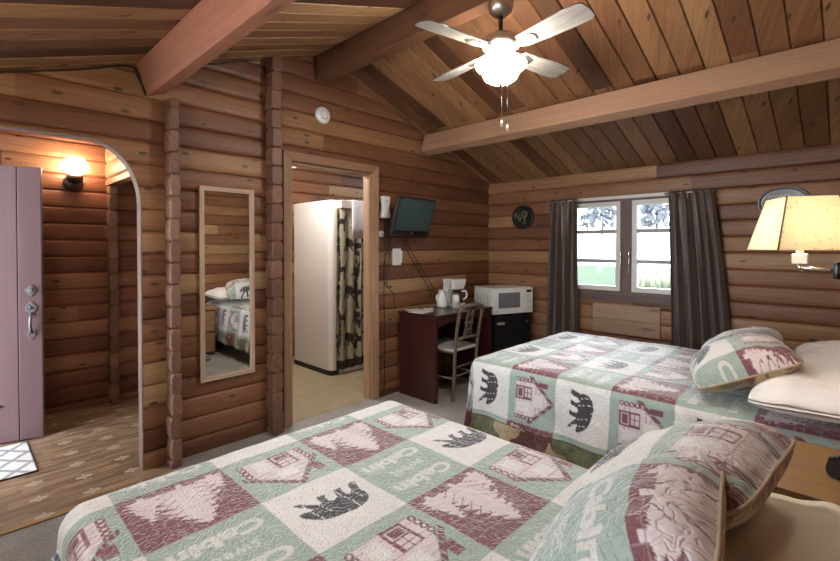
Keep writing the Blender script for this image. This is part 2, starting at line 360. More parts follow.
def log_wall(name, axis, face, nrm, a0, a1, z0, z1, pitch, off, openings=(), breaks=(), thick=.10, seed=1, gable=False, mat='log', span=(1.3, 3.2), bulge=.020, tshift=0.):
    """stacked logs along X (axis 0) or Y (axis 1); face = where their fronts stand, nrm = which way they look"""
    R = random.Random(seed); mb = MB()
    k0 = math.floor((z0 - off) / pitch); k = k0
    while off + k * pitch < z1 - 1e-4:
        zb, zt = off + k * pitch, off + (k + 1) * pitch; k += 1
        cuts = sorted(set(list(breaks)))
        p = a0 + R.uniform(.3, span[1])
        while p < a1 - .4: cuts.append(p); p += R.uniform(*span)
        cuts = sorted(cuts)
        pieces = []; last = a0
        for c in cuts + [a1]:
            if c - last > .05: pieces.append((last, c)); last = c
        tn = [min(1, max(.24, R.gauss(.52 + tshift, .20))) for _ in pieces]
        lo, hi = max(zb, z0), min(zt, z1)
        zs = {lo, hi}
        for o in openings:
            for z in (o[2], o[3]):
                if lo < z < hi: zs.add(z)
        zs = sorted(zs)
        for bl, bh in zip(zs, zs[1:]):
            act = [o for o in openings if o[2] <= bl + 1e-6 and o[3] >= bh - 1e-6]
            rows = [bl + (bh - bl) * i for i in (0, .035, .10, .25, .5, .75, .90, .965, 1)]
            for (pa, pb), t in zip(pieces, tn):
                ivs = [([pa] * 9, [pb] * 9)]
                for o in act:
                    nv = []
                    oL = [o[0](z) if callable(o[0]) else o[0] for z in rows]; oR = [o[1](z) if callable(o[1]) else o[1] for z in rows]
                    for L_, R_ in ivs:
                        l1 = [min(r, max(l, min(r, q))) for l, r, q in zip(L_, R_, oL)]
                        nv.append((L_, l1)); nv.append(([max(l, min(r, q)) for l, r, q in zip(L_, R_, oR)], R_))
                    ivs = nv
                for L_, R_ in ivs:
                    if max(r - l for l, r in zip(L_, R_)) < .01: continue
                    v = []; f = []; uvs = []; off_u = t * 61 + R.random() * 9
                    for j, z in enumerate(rows):
                        q = (z - zb) / (zt - zb)
                        d = bulge * (1 - .25 * (2 * q - 1) ** 2 - .75 * abs(2 * q - 1) ** 9) - bulge
                        for a, dep in ((L_[j], -thick), (L_[j], d), (R_[j], d), (R_[j], -thick)):
                            c = face + nrm * dep
                            v.append((a, c, z) if axis == 0 else (c, a, z)); uvs.append((a + off_u, (z - zb) + k * .139 + off_u * .3))
                    for j in range(8):
                        b_ = j * 4
                        for e in range(4): f.append((b_ + e, b_ + (e + 1) % 4, b_ + 4 + (e + 1) % 4, b_ + 4 + e))
                    f += [(0, 1, 2, 3), (35, 34, 33, 32)]
                    mb.add(v, f, 0, t, None, False, uvs)
    o = mb.build(name, mat)
    if gable:
        bm = bmesh.new(); bm.from_mesh(o.data)
        for sgn in (-1, 1):
            bmesh.ops.bisect_plane(bm, geom=bm.verts[:] + bm.edges[:] + bm.faces[:], plane_co=(RX, 0, RZ + .01), plane_no=(sgn * RS, 0, 1), clear_outer=True)
        bm.to_mesh(o.data); bm.free()
    return struct(o)

# arch of the entry: flat head with a rounded right shoulder
AZ, AR, AV, ARX = 2.025, .27, .37, .815
def arch_r(z): return ARX if z < AZ - AV else ARX - AR + AR * math.sqrt(max(0, 1 - ((z - AZ + AV) / AV) ** 2))
DL, DR, DT = 1.825, 2.64, 2.06                     # bathroom door opening
wA = log_wall('wall_back', 0, Y1, -1, X0, X1 + .1, 0, 3.0, .139, .1035, openings=[(X0 - 1, arch_r, -1, AZ), (DL, DR, -1, DT)], breaks=(.968, 1.664), gable=True, seed=5, thick=.075)
WY0, WY1, WZ0, WZ1 = .94, 2.21, .915, 1.875         # window opening
log_wall('wall_right', 1, X1, -1, Y0 - .1, YB + .1, 0, 2.25, .135, -.006, openings=[(WY0, WY1, WZ0, WZ1)], seed=9)
log_wall('wall_front', 0, Y0, 1, X0 - .1, X1 + .1, 0, 3.0, .139, .03, gable=True, seed=4)
log_wall('wall_left', 1, X0, 1, Y0 - .1, YB + .1, 0, 2.2, .137, .02, openings=[(3.56, 4.50, 0, 2.0), (.20, 2.80, .75, 1.95)], seed=8)
log_wall('wall_entry', 0, YB, -1, X0 - .1, 1.66, 0, 2.4, .139, .06, seed=21, mat='log_warm_lit')
log_wall('wall_bathroom', 0, YB, -1, 1.66, X1 + .1, 0, 2.5, .139, .09, seed=23)
log_wall('wall_partition', 1, 1.66, -1, Y1 + .12, YB - .02, 0, 2.4, .139, .044, seed=27, mat='log_warm_lit')
pb = MB(); pb.box((1.662, Y1 + .11, 0), (1.72, YB - .11, 2.45), 1, .5); struct(pb.build('wall_partition_bathroom', 'cap'))
# entry cross wall: stub of log ends at the back, header towards the arch
log_wall('wall_cross', 1, .94, -1, Y1 + .11, YB - .02, 0, 2.4, .139, .044, openings=[(Y1 - .5, YB + .1, -1, 1.93)], seed=31, thick=.085, tshift=.2, mat='log_warm_lit')

def log_end_post(name, x0, x1, ya, yb, z0, z1, seed, tsh=.1):
    R = random.Random(seed); mb = MB(); k = math.floor((z0 - .044) / .139)
    while .044 + k * .139 < z1:
        zb, zt = max(z0, .044 + k * .139), min(z1, .044 + (k + 1) * .139); k += 1
        if zt - zb < .01: continue
        pts = []; n = 8
        ra = R.uniform(-.004, .004)
        for j in range(n + 1):
            q = j / n; d = .010 * (1 - abs(2 * q - 1) ** 4)
            pts.append((x1 - .012 + d + ra, zb + (zt - zb) * q))
        for j in range(n, -1, -1):
            q = j / n; d = .010 * (1 - abs(2 * q - 1) ** 4)
            pts.append((x0 + .012 - d + ra, zb + (zt - zb) * q))
        ya_ = ya + R.uniform(-.006, .006)
        v = [(x, ya_ + .004, z) for x, z in pts] + [(x, yb, z) for x, z in pts]
        m = len(pts); f = [tuple(range(m)), tuple(range(2 * m - 1, m - 1, -1))] + [(i, m + i, m + (i + 1) % m, (i + 1) % m) for i in range(m)]
        mb.add(v, f, 1, min(1, max(0, R.gauss(.42 + tsh, .13))))
    return struct(mb.build(name, 'log_post', bevel=.010))
log_end_post('trim_1', .935, 1.003, 3.05, Y1 - .012, .005, 2.325, 3)
log_end_post('trim_2', 1.619, 1.710, 3.05, Y1 - .012, .005, 2.785, 7, -.12)
log_end_post('trim_3', .945, 1.02, YB - .12, YB - .02, .005, 1.93, 6, 0)

# arch lining
mb = MB()
pts = [(ARX, 0, 0), (ARX, AZ - AV, 0)] + [(ARX - AR + AR * math.cos(a), AZ - AV + AV * math.sin(a), math.atan2(math.sin(a) / AV, math.cos(a) / AR)) for a in [PI / 2 * i / 16 for i in range(1, 17)]] + [(X0, AZ, PI / 2)]
v = []; f = []
for x, z, a in pts:
    xi, zi = x - .008 * math.cos(a), z - .008 * math.sin(a)
    v += [(x, 3.171, z), (xi, 3.171, zi), (xi, 3.247, zi), (x, 3.247, z)]
for i in range(len(pts) - 1):
    for e in range(4): f.append((i * 4 + e, i * 4 + (e + 1) % 4, i * 4 + 4 + (e + 1) % 4, i * 4 + 4 + e))
mb.add(v, f, 2, .6); struct(mb.build('trim_4', 'arch_lining'))

# bathroom door casing (mitred) and jambs
def casing(name, axis_pts, w, y0, y1, mat):
    mb = MB()
    (xl, xr, zt) = axis_pts
    def quad(poly, grain, t):
        vv = [(x, y0, z) for x, z in poly] + [(x, y1, z) for x, z in poly]
        mb.add(vv, [(3, 2, 1, 0), (4, 5, 6, 7), (0, 1, 5, 4), (1, 2, 6, 5), (2, 3, 7, 6), (3, 0, 4, 7)], grain, t)
    quad([(xl - w, 0), (xl, 0), (xl, zt), (xl - w, zt + w)], 2, .45)
    quad([(xr, 0), (xr + w, 0), (xr + w, zt + w), (xr, zt)], 2, .62)
    quad([(xl - w, zt + w), (xl, zt), (xr, zt), (xr + w, zt + w)], 0, .2)
    mb.box((xl - .005, y1 - .01, 0), (xl + .02, Y1 + .075, zt + .0), 2, .5)
    mb.box((xr - .02, y1 - .01, 0), (xr + .005, Y1 + .075, zt + .0), 2, .75)
    mb.box((xl - .005, y1 - .01, zt - .02), (xr + .005, Y1 + .075, zt + .005), 0, .3)
    return struct(mb.build(name, mat, bevel=.003))
casing('trim_5', (DL, DR, DT), .07, 3.13, 3.175, 'casing')

# ------------------------------------------------------------------ ceilings and beams
def plank_slope(mb, y0, y1, x_lo, x_hi, seed, joints=()):
    R = random.Random(seed); y = y0
    sgn = 1 if x_hi > RX + .01 else -1
    while y < y1:
        w = .142; ye = min(y + w, y1)
        segs = [x_lo, x_hi]
        j = R.choice(joints) if joints and R.random() < .75 else None
        segs = [x_lo] + ([j] if j else []) + [x_hi]
        for xa, xb in zip(segs, segs[1:]):
            t = min(1, max(0, R.gauss(.5, .23)))
            prof = [(y, .014), (y + .007, 0), (ye - .007, 0), (ye, .014), (ye, .04), (y, .04)]
            zz = lambda x: RZ - RS * abs(x - RX)
            v = [(xa, py, zz(xa) + d) for py, d in prof] + [(xb, py, zz(xb) + d) for py, d in prof]
            f = [(0, 1, 2, 3, 4, 5), (11, 10, 9, 8, 7, 6)] + [(i, (i + 1) % 6, 6 + (i + 1) % 6, 6 + i) for i in range(6)]
            mb.add(v, f, 0, t)
        y = ye
mb = MB()
plank_slope(mb, Y0 - .1, Y1 + .12, X0 - .3, RX, 3, (.86,))
plank_slope(mb, Y0 - .1, Y1 + .12, RX, X1 + .3, 6, (3.31,))
struct(mb.build('ceiling', 'plank'))
mb = MB()
y = Y1 + .1
while y < YB + .1:
    mb.box((X0 - .1, y, 2.36), (1.66, y + .135, 2.40), 0); y += .139
struct(mb.build('ceiling_entry', 'plank', bevel=.006))
mb = MB(); mb.box((1.66, Y1 + .1, 2.44), (X1 + .1, YB + .1, 2.48), 0, .5); struct(mb.build('ceiling_bathroom', 'cap'))

def purlin(name, mat, xbl, zbl, w, h, ang, seed, ya=Y0 + .01, yb=Y1 - .02):
    mb = MB(); c, s_ = math.cos(ang), math.sin(ang)
    pts = [(0, 0), (w, 0), (w, h), (0, h)]
    poly = [(xbl + x * c - z * s_, zbl + x * s_ + z * c) for x, z in pts]
    v = [(x, ya, z) for x, z in poly] + [(x, yb, z) for x, z in poly]
    mb.add(v, [(0, 1, 2, 3), (7, 6, 5, 4), (0, 4, 5, 1), (1, 5, 6, 2), (2, 6, 7, 3), (3, 7, 4, 0)], 1, .5)
    return struct(mb.build(name, mat, bevel=.006))
ang = math.atan(RS)
purlin('ceiling_beam', 'beam_warm_lit', .845, 2.325, .105, .19, ang, 1)
purlin('ceiling_beam', 'ridge', 2.06, 2.745, .10, .24, 0, 2)
purlin('ceiling_beam', 'beam', 3.278, 2.352, .105, .185, -ang, 3)

# ------------------------------------------------------------------ floors
def slab(name, x0, y0, x1, y1, z1, mat):
    mb = MB(); mb.box((x0, y0, -.06), (x1, y1, z1), 0, .5); return struct(mb.build(name, mat))
slab('floor', X0 - .1, Y0 - .1, X1 + .1, Y1 + .1, 0, 'carpet')
slab('floor_entry', X0 - .1, Y1 - .2, .94, YB + .1, .004, 'vinyl')
mb = MB(); mb.box((.942, Y1 + .1, -.06), (1.66, YB + .1, .003), 0, .5); struct(mb.build('floor_hall', 'vinyl'))
slab('floor_bathroom', 1.661, Y1 + .02, X1 + .1, YB + .1, .003, 'bath_floor')
mb = MB(); mb.box((X0, Y1 - .222, 0), (.9, Y1 - .198, .009), 0, .6); struct(mb.build('trim_6', 'oak', bevel=.003))
mb = MB(); mb.box((2.705, Y1 - .03, 0), (X1 - .02, Y1 - .014, .05), 0, .1); struct(mb.build('baseboard_back', 'log'))

# ------------------------------------------------------------------ windows
def window(name, x, y0, y1, z0, z1, nrm, lab):
    """two casements, three panes each; nrm points into the room along x"""
    w = bpy.data.objects.new(name, None); COL.objects.link(w); struct(w, lab)
    ym = (y0 + y1) / 2
    def bx(mb, ya, yb, za, zb, da, db, grain, t=.5):
        xa, xb = x + nrm * da, x + nrm * db
        mb.box((min(xa, xb), ya, za), (max(xa, xb), yb, zb), grain, t)
    fr = MB()
    for ya, yb in ((y0, y0 + .045), (y1 - .045, y1)): bx(fr, ya, yb, z0, z1, -.10, .006, 2)
    bx(fr, ym - .052, ym + .052, z0 + .045, z1 - .04, -.10, .006, 2)
    bx(fr, y0 + .045, y1 - .045, z0, z0 + .045, -.10, .006, 1); bx(fr, y0 + .045, y1 - .045, z1 - .04, z1, -.10, .006, 1)
    bx(fr, y0 - .05, y1 + .05, z0 - .055, z0 + .006, .007, .022, 1, .4)
    fr.build('frame', 'window_wood', w, bevel=.003)
    st = MB(); bx(st, y0 - .02, y1 + .02, z1 - .018, z1 + .012, .004, .014, 1); tag(st.build('head_strip', 'grey_trim', w), 'pale grey strip along the window head')
    for a, b_ in ((y0 + .045, ym - .052), (ym + .052, y1 - .045)):
        s = MB(); t = .046
        za, zb = z0 + .045, z1 - .04
        for u0, u1 in ((a, a + t), (b_ - t, b_)): bx(s, u0, u1, za, zb, -.07, -.004, 2)
        for q0, q1 in ((za, za + t), (zb - t, zb)): bx(s, a + t, b_ - t, q0, q1, -.07, -.004, 1)
        so = s.build('sash', 'grey_trim', w, bevel=.002)
        g = MB()
        for i in (1, 2):
            zc = za + (zb - za) * i / 3; bx(g, a + t, b_ - t, zc - .019, zc + .019, -.06, -.015, 1)
        g.build('glazing_bars', 'bar', so, bevel=.002)
        g = MB(); bx(g, a + t - .003, b_ - t + .003, za + t - .003, zb - t + .003, -.042, -.038, 1); g.build('pane', 'glass', so)
    for sgn in (-1, 1):
        h = MB(); yy = ym + sgn * .038
        xx = x + nrm * .006
        h.tube([(xx, yy, z0 + .20), (xx + nrm * .02, yy, z0 + .22), (xx + nrm * .022, yy, z0 + .33), (xx + nrm * .02, yy, z0 + .45), (xx, yy, z0 + .47)], .006)
        h.build('latch', 'chrome', w)
    return w
window('window_1', X1, WY0, WY1, WZ0, WZ1, -1, 'two casement window in the log wall above the bare board patch')
window('added_window', X0, .20, 2.80, .75, 1.95, 1, 'unseen casement window added in the left log wall for daylight')  # added window out of view, lets in daylight from the left
mb = MB()
for i, (za, zb) in enumerate(((.545, .685), (.688, .832))):
    mb.box((X1 - .016, 1.262, za), (X1 + .004, 1.888, zb), 1, .35 + .3 * i)
struct(tag(mb.build('trim_7', 'board', bevel=.003), 'pale bare boards patched into the wall under the window'))
# doorway frame of the front door
mb = MB()
mb.box((X0 - .10, 3.52, 0), (X0 + .015, 3.58, 2.05), 2); mb.box((X0 - .10, 4.48, 0), (X0 + .015, 4.54, 2.05), 2); mb.box((X0 - .10, 3.52, 1.99), (X0 + .015, 4.54, 2.06), 1)
struct(mb.build('trim_8', 'door', bevel=.003))

# ------------------------------------------------------------------ front door (open, edge towards the room)
ex, ey = .455, 4.257; dv = Vector((-.967, .255)).normalized()
door = bpy.data.objects.new('door_1', None); COL.objects.link(door); struct(door, 'open mauve plank front door with pewter latch and strap hinges')
door.location = (ex, ey, .012); door.rotation_euler = (0, 0, math.atan2(dv.y, dv.x))
# local x runs from the free edge to the hinge, local +y looks at the camera
mb = MB(); W = .90; H = 1.955
xs = [0, .135, .30, .46, .62, .77, W]
for i, (a, b_) in enumerate(zip(xs, xs[1:])): mb.box((a + .0015, -.012, 0), (b_ - .0015, .022, H), 2, .3 + .5 * rng.random())
mb.build('plank_panel', 'door', door, bevel=.004)
mb = MB(); mb.box((0.0, -.022, 0), (.012, .014, H), 2, .5); mb.box((.012, -.024, 0), (W, -.011, H), 2, .5); tag(mb.build('edge_strip', 'door_edge', door), 'blue grey door edge')
for z in (.26, 1.74):
    mb = MB()
    mb.prism([(W, -.018), (W, .018), (.40, .013), (.285, .030), (.215, 0), (.285, -.030), (.40, -.013)], 0, .006, mat=Matrix.Translation((0, .022, z)) @ Matrix.Rotation(PI / 2, 4, 'X') @ Matrix.Scale(-1, 4, (0, 0, 1)))
    tag(mb.build('strap_hinge', 'bronze', door), 'dark iron strap hinge')
FR = Matrix.Translation((.062, .022, 0)) @ Matrix.Rotation(PI / 2, 4, 'X') @ Matrix.Scale(-1, 4, (0, 0, 1))
hd = MB()
hd.prism([(0, 1.05 - .0), (.034, 1.005), (.030, .98), (.012, .965), (.012, .955), (-.012, .955), (-.012, .965), (-.030, .98), (-.034, 1.005)], 0, .007, mat=FR)
hd.prism([(0, .765), (.024, .80), (.020, .835), (-.020, .835), (-.024, .80)], 0, .007, mat=FR)
handle = hd.build('handle', 'iron', door, bevel=.002, loc=(0, 0, -.055))
g = MB(); g.tube([(.062, .026, .96), (.062, .06, .93), (.062, .068, .89), (.062, .06, .845), (.062, .026, .82)], .010); g.tube([(.062, .028, 1.0), (.062, .05, 1.0), (.062, .065, 1.012)], .008)
g.build('grip', 'iron', handle)
mb = MB(); mb.prism([(0, 1.225), (.036, 1.18), (0, 1.135), (-.036, 1.18)], 0, .010, mat=FR)
mb.lathe([(0, .03), (.016, .03), (.018, .008), (.018, 0)], 16, FR @ Matrix.Translation((0, 1.18, 0)))
mb.build('deadbolt', 'iron', door, bevel=.002, loc=(0, 0, -.11))

# ------------------------------------------------------------------ quilt pattern painting (numpy)
def s2l(c):
    c = np.array(c, float) / 255.
    return np.where(c <= .04045, c / 12.92, ((c + .055) / 1.055) ** 2.4)
GREEN, WHITE, MAROON, NAVY, PINK = s2l((147, 163, 157)), s2l((208, 206, 205)), s2l((112, 66, 76)), s2l((52, 50, 57)), s2l((200, 188, 191))
OLIVE, BROWN, CREAM = s2l((92, 94, 66)), s2l((84, 40, 38)), s2l((178, 160, 126))

def pip(p, q, poly):
    ins = np.zeros(p.shape, bool); n = len(poly)
    for i in range(n):
        x0, y0 = poly[i]; x1, y1 = poly[(i + 1) % n]
        if y0 == y1: continue
        c = ((y0 > q) != (y1 > q)) & (p < (x1 - x0) * (q - y0) / (y1 - y0) + x0)
        ins ^= c
    return ins
BEAR = [(.93, .33), (.90, .40), (.84, .50), (.76, .60), (.66, .66), (.58, .68), (.48, .70), (.38, .72), (.27, .70), (.17, .66), (.11, .58), (.09, .48), (.10, .38), (.07, .28), (.05, .20), (.03, .14), (.12, .13), (.17, .20),
        (.19, .30), (.25, .38), (.30, .33), (.29, .24), (.26, .15), (.36, .14), (.38, .22), (.40, .32), (.47, .35), (.52, .30), (.51, .20), (.47, .13), (.58, .12), (.60, .20), (.60, .30), (.66, .28), (.74, .18), (.80, .10), (.88, .07), (.84, .16), (.77, .26), (.74, .34), (.80, .33), (.87, .30)]

def text_mask(lines, N=320):
    """lines: (text, centre p, centre q, width, bold) -> mask over the unit tile"""
    img = np.zeros((N, N), bool)
    gx, gy = np.meshgrid((np.arange(N) + .5) / N, (np.arange(N) + .5) / N)
    for body, cp, cq, wid, bold, hgt in lines:
        cu = bpy.data.curves.new('t', 'FONT'); cu.body = body; cu.size = 1; cu.offset = bold; cu.resolution_u = 3
        ob = bpy.data.objects.new('t', cu); COL.objects.link(ob)
        bpy.context.view_layer.update()
        me = ob.evaluated_get(bpy.context.evaluated_depsgraph_get()).to_mesh()
        V = np.array([v.co[:2] for v in me.vertices]); me.calc_loop_triangles(); T = [tuple(t.vertices) for t in me.loop_triangles]
        ob.evaluated_get(bpy.context.evaluated_depsgraph_get()).to_mesh_clear()
        bpy.data.objects.remove(ob); bpy.data.curves.remove(cu)
        lo, hi = V.min(0), V.max(0); ext = hi - lo
        V = (V - (lo + hi) / 2) * np.array([wid / ext[0], hgt / ext[1]]) + np.array([cp, cq])
        for a, b_, c in T:
            A, B, C = V[a], V[b_], V[c]
            i0, i1 = int(max(0, min(A[0], B[0], C[0]) * N - 1)), int(min(N, max(A[0], B[0], C[0]) * N + 2))
            j0, j1 = int(max(0, min(A[1], B[1], C[1]) * N - 1)), int(min(N, max(A[1], B[1], C[1]) * N + 2))
            if i1 <= i0 or j1 <= j0: continue
            X_, Y_ = gx[j0:j1, i0:i1], gy[j0:j1, i0:i1]
            d = lambda P, Q: (Q[0] - P[0]) * (Y_ - P[1]) - (Q[1] - P[1]) * (X_ - P[0])
            e1, e2, e3 = d(A, B), d(B, C), d(C, A)
            img[j0:j1, i0:i1] |= ((e1 >= 0) & (e2 >= 0) & (e3 >= 0)) | ((e1 <= 0) & (e2 <= 0) & (e3 <= 0))
    return img
TXT = text_mask([('Cabin', .50, .77, .80, .045, .19), ('sweet', .5, .51, .46, .0, .12), ('Cabin', .50, .25, .80, .045, .19)])

def tile_cols(kind, p, q):
    """kind 0 bear, 1 text, 2 cabin, 3 tree; p to the right, q up"""
    n = len(p); c = np.empty((n, 3))
    if kind == 0:
        c[:] = WHITE; m = pip(p, q, [(.5 + (x - .5) * .84, .50 + (y - .40) * .72) for x, y in BEAR])
        streak = (np.abs(((p + .02 * np.sin(q * 12)) * 8.3) % 1 - .5) > .465) & (np.sin(p * 40 + q * 9) > -.6)
        c[m & ~streak] = NAVY
    elif kind == 1:
        c[:] = GREEN; N = TXT.shape[0]
        m = TXT[np.clip((q * N).astype(int), 0, N - 1), np.clip((p * N).astype(int), 0, N - 1)]
        c[m] = c[m] * .25 + WHITE * .75
    elif kind == 2:
        c[:] = GREEN
        body = (p > .17) & (p < .83) & (q > .17) & (q < .52 + .40 * (1 - abs(p - .5) / .33)) & (q < .92)
        c[body] = PINK
        logl = body & (np.abs(((q - .17) / .085) % 1 - .5) > .44); c[logl] = MAROON * .55 + PINK * .45
        ent = (p > .27) & (p < .52) & (q > .17) & (q < .50); c[ent] = MAROON
        fr = (p > .30) & (p < .49) & (q > .20) & (q < .33) & ~((p > .32) & (p < .47) & (q > .215) & (q < .315)); c[fr] = PINK
        for px in (.305, .40):
            for qx in (.355, .43): c[(p > px) & (p < px + .08) & (q > qx) & (q < qx + .06)] = PINK
        w2 = (p > .58) & (p < .75) & (q > .22) & (q < .46); c[w2] = WHITE
        w3 = (p > .40) & (p < .62) & (q > .56) & (q < .74); c[w3] = WHITE
        for px in (.145, .855):
            for k in range(5):
                r = np.hypot(p - px, q - (.21 + .082 * k)); c[r < .043] = MAROON; c[r < .020] = PINK
        roof = np.abs(q - (.53 + .42 * (1 - np.abs(p - .5) / .40))) < .045
        roof &= (np.abs(p - .5) < .44); sh = np.sin(p * 110) * .012; c[roof & (np.abs(sh) < .0115)] = MAROON
        ch = (p > .13) & (p < .24) & (q > .66) & (q < .84); c[ch] = MAROON
    else:
        c[:] = MAROON
        br = (np.abs((q * 11) % 1 - .5) > .46) | ((np.abs((p * 6 + .5 * np.floor(q * 11)) % 1 - .5) > .475)); c[br] = MAROON * .72 + PINK * .28
        for cx, h, w, b0 in ((.45, .88, .46, .06), (.80, .50, .18, .06), (.14, .40, .13, .06)):
            t = np.clip((q - b0 - .08) / (h - .08), 0, 1)
            hw = w * (1 - t) ** .72 * (.52 + .48 * (1 - (t * 7 + .25 * np.sin(cx * 50) + .35 * np.abs(p - cx) / w * np.sign(w)) % 1)) + .018 * np.sin(q * 83 + p * 47)
            m = (np.abs(p - cx) < hw) & (q > b0 + .08 - .04 * np.abs(p - cx) / w) & (q < b0 + h)
            m |= (np.abs(p - cx) < .03) & (q > b0) & (q < b0 + .12)
            gap = (np.sin(t * 46 - np.abs(p - cx) * 38) > .93) & (np.abs(p - cx) > .10)
            c[m & ~gap] = PINK
    return c

def hashn(i, j):
    v = np.sin(i * 127.1 + j * 311.7) * 43758.5453
    return v - np.floor(v)
def vnoise(x, y):
    xi, yi = np.floor(x), np.floor(y); fx, fy = x - xi, y - yi
    fx, fy = fx * fx * (3 - 2 * fx), fy * fy * (3 - 2 * fy)
    a, b_, c, d = hashn(xi, yi), hashn(xi + 1, yi), hashn(xi, yi + 1), hashn(xi + 1, yi + 1)
    return a + (b_ - a) * fx + (c - a) * fy + (a - b_ - c + d) * fx * fy

def patch_cols(cx, cy, ox, oy, T=.31):
    """patchwork of the quilt: cx to the photo's +X, cy to +Y; pictures stand with their tops towards -Y"""
    ti, tj = np.floor((cx - ox) / T).astype(int), np.floor((cy - oy) / T).astype(int)
    p = 1 - ((cx - ox) / T - ti); q = 1 - ((cy - oy) / T - tj)
    out = np.empty((len(cx), 3))
    rowA = (tj % 2) == 0; odd = (ti % 2) != 0
    for k, msk in ((0, ~rowA & ~odd), (1, ~rowA & odd), (2, rowA & ~odd), (3, rowA & odd)):
        if msk.any(): out[msk] = tile_cols(k, p[msk], q[msk])
    return out, ti, tj, p, q

def grid_object(name, P, C, keep, uv, mat, parent=None, solid=0):
    """P (n,m,3) grid of points, C (n,m,3) linear colours, keep (n-1,m-1) faces wanted"""
    n, m = P.shape[:2]
    idx = np.arange(n * m).reshape(n, m)
    F = np.stack([idx[:-1, :-1], idx[1:, :-1], idx[1:, 1:], idx[:-1, 1:]], -1)[keep]
    used = np.zeros(n * m, bool); used[F.ravel()] = True
    remap = -np.ones(n * m, int); remap[used] = np.arange(used.sum())
    F = remap[F]; V = P.reshape(-1, 3)[used]; CC = C.reshape(-1, 3)[used]; UV = uv.reshape(-1, 2)[used]
    me = bpy.data.meshes.new(name); me.from_pydata(V.tolist(), [], F.tolist())
    a = me.attributes.new('Col', 'FLOAT_COLOR', 'POINT'); a.data.foreach_set('color', np.hstack([CC, np.ones((len(CC), 1))]).astype(np.float32).ravel())
    ul = me.uv_layers.new(name='UVMap'); ul.data.foreach_set('uv', UV[F.ravel()].astype(np.float32).ravel())
    me.polygons.foreach_set('use_smooth', [True] * len(F))
    me.materials.append(M[mat])
    o = bpy.data.objects.new(name, me); COL.objects.link(o)
    if parent is not None: o.parent = parent
    if solid:
        s = o.modifiers.new('thick', 'SOLIDIFY'); s.thickness = solid; s.offset = -1
    return o

def drape(cx, cy, x0, x1, yf, zt, r, flare):
    """cloth point (cx,cy) laid over a mattress with edges x0, x1 and foot yf"""
    ea = np.where(cx < x0 + r, cx - (x0 + r), np.where(cx > x1 - r, cx - (x1 - r), 0.)); eb = np.maximum(0, cy - (yf - r))
    d = np.hypot(ea, eb); dd = np.maximum(d, 1e-9); ux, uy = ea / dd, eb / dd
    th = np.minimum(d / r, PI / 2); rest = np.maximum(0, d - r * PI / 2)
    out = r * np.sin(th) + flare * rest; down = r * (1 - np.cos(th)) + rest * math.sqrt(1 - flare * flare)
    bx, by = np.clip(cx, x0 + r, x1 - r), np.minimum(cy, yf - r)
    return bx + ux * out, by + uy * out, zt - down, d, rest, ux, uy

def quilt(name, x0, x1, yf, yh, zt, hem, step, ox, oy, r=.07, flare=.12, seed=0, border=.13, mat='quilt'):
    over = hem + .02
    cx1 = np.arange(x0 + r - over, x1 - r + over + step, step); cy1 = np.arange(yh, yf - r + over + step, step)
    CX, CY = np.meshgrid(cx1, cy1, indexing='ij')
    x, y, z, d, rest, ux, uy = drape(CX, CY, x0, x1, yf, zt, r, flare)
    w = .007 * (vnoise(CX * 5 + seed, CY * 5) - .5) + .004 * (vnoise(CX * 14, CY * 14 + seed) - .5)
    fold = rest * (.05 * np.sin((CX * uy - CY * ux) * 17 + 3 * vnoise(CX * 3, CY * 3) * 2) + .07 * (vnoise(CX * 4 + 7, CY * 4) - .5))
    flat = np.cos(np.minimum(d / r, PI / 2))
    P = np.stack([x + ux * (w * (1 - flat) + fold), y + uy * (w * (1 - flat) + fold), z + w * flat], -1)
    C, ti, tj, p, q = patch_cols(CX.ravel(), CY.ravel(), ox, oy)
    C = C.reshape(*CX.shape, 3); dl = d.ravel(); Cf = C.reshape(-1, 3)
    bm_ = dl > hem - border
    cxf, cyf = CX.ravel(), CY.ravel()
    ev = ((ti + tj) % 2 == 0) if False else ((tj % 2) != 0)
    nz = vnoise(cxf * 30, cyf * 30) * .6 + vnoise(cxf * 75, cyf * 75) * .4
    blob = vnoise(cxf * 16 + 3, cyf * 16 + 9) > .66
    colb = np.where(ev[:, None], OLIVE, BROWN) * (.55 + .9 * nz)[:, None]
    colb[blob] = CREAM * (.55 + .5 * nz[blob])[:, None]
    edge = np.abs(dl - (hem - border)) < .004; colb[edge] = BROWN * .5
    Cf[bm_] = colb[bm_]
    fade = (.95 + .1 * vnoise(cxf * 40, cyf * 40))[:, None]; Cf *= fade
    C = Cf.reshape(*CX.shape, 3)
    dm = d; lim = hem
    keep = (dm[:-1, :-1] < lim) & (dm[1:, :-1] < lim) & (dm[1:, 1:] < lim) & (dm[:-1, 1:] < lim)
    return grid_object(name, P, C, keep, np.stack([CX, CY], -1), mat, solid=.006)

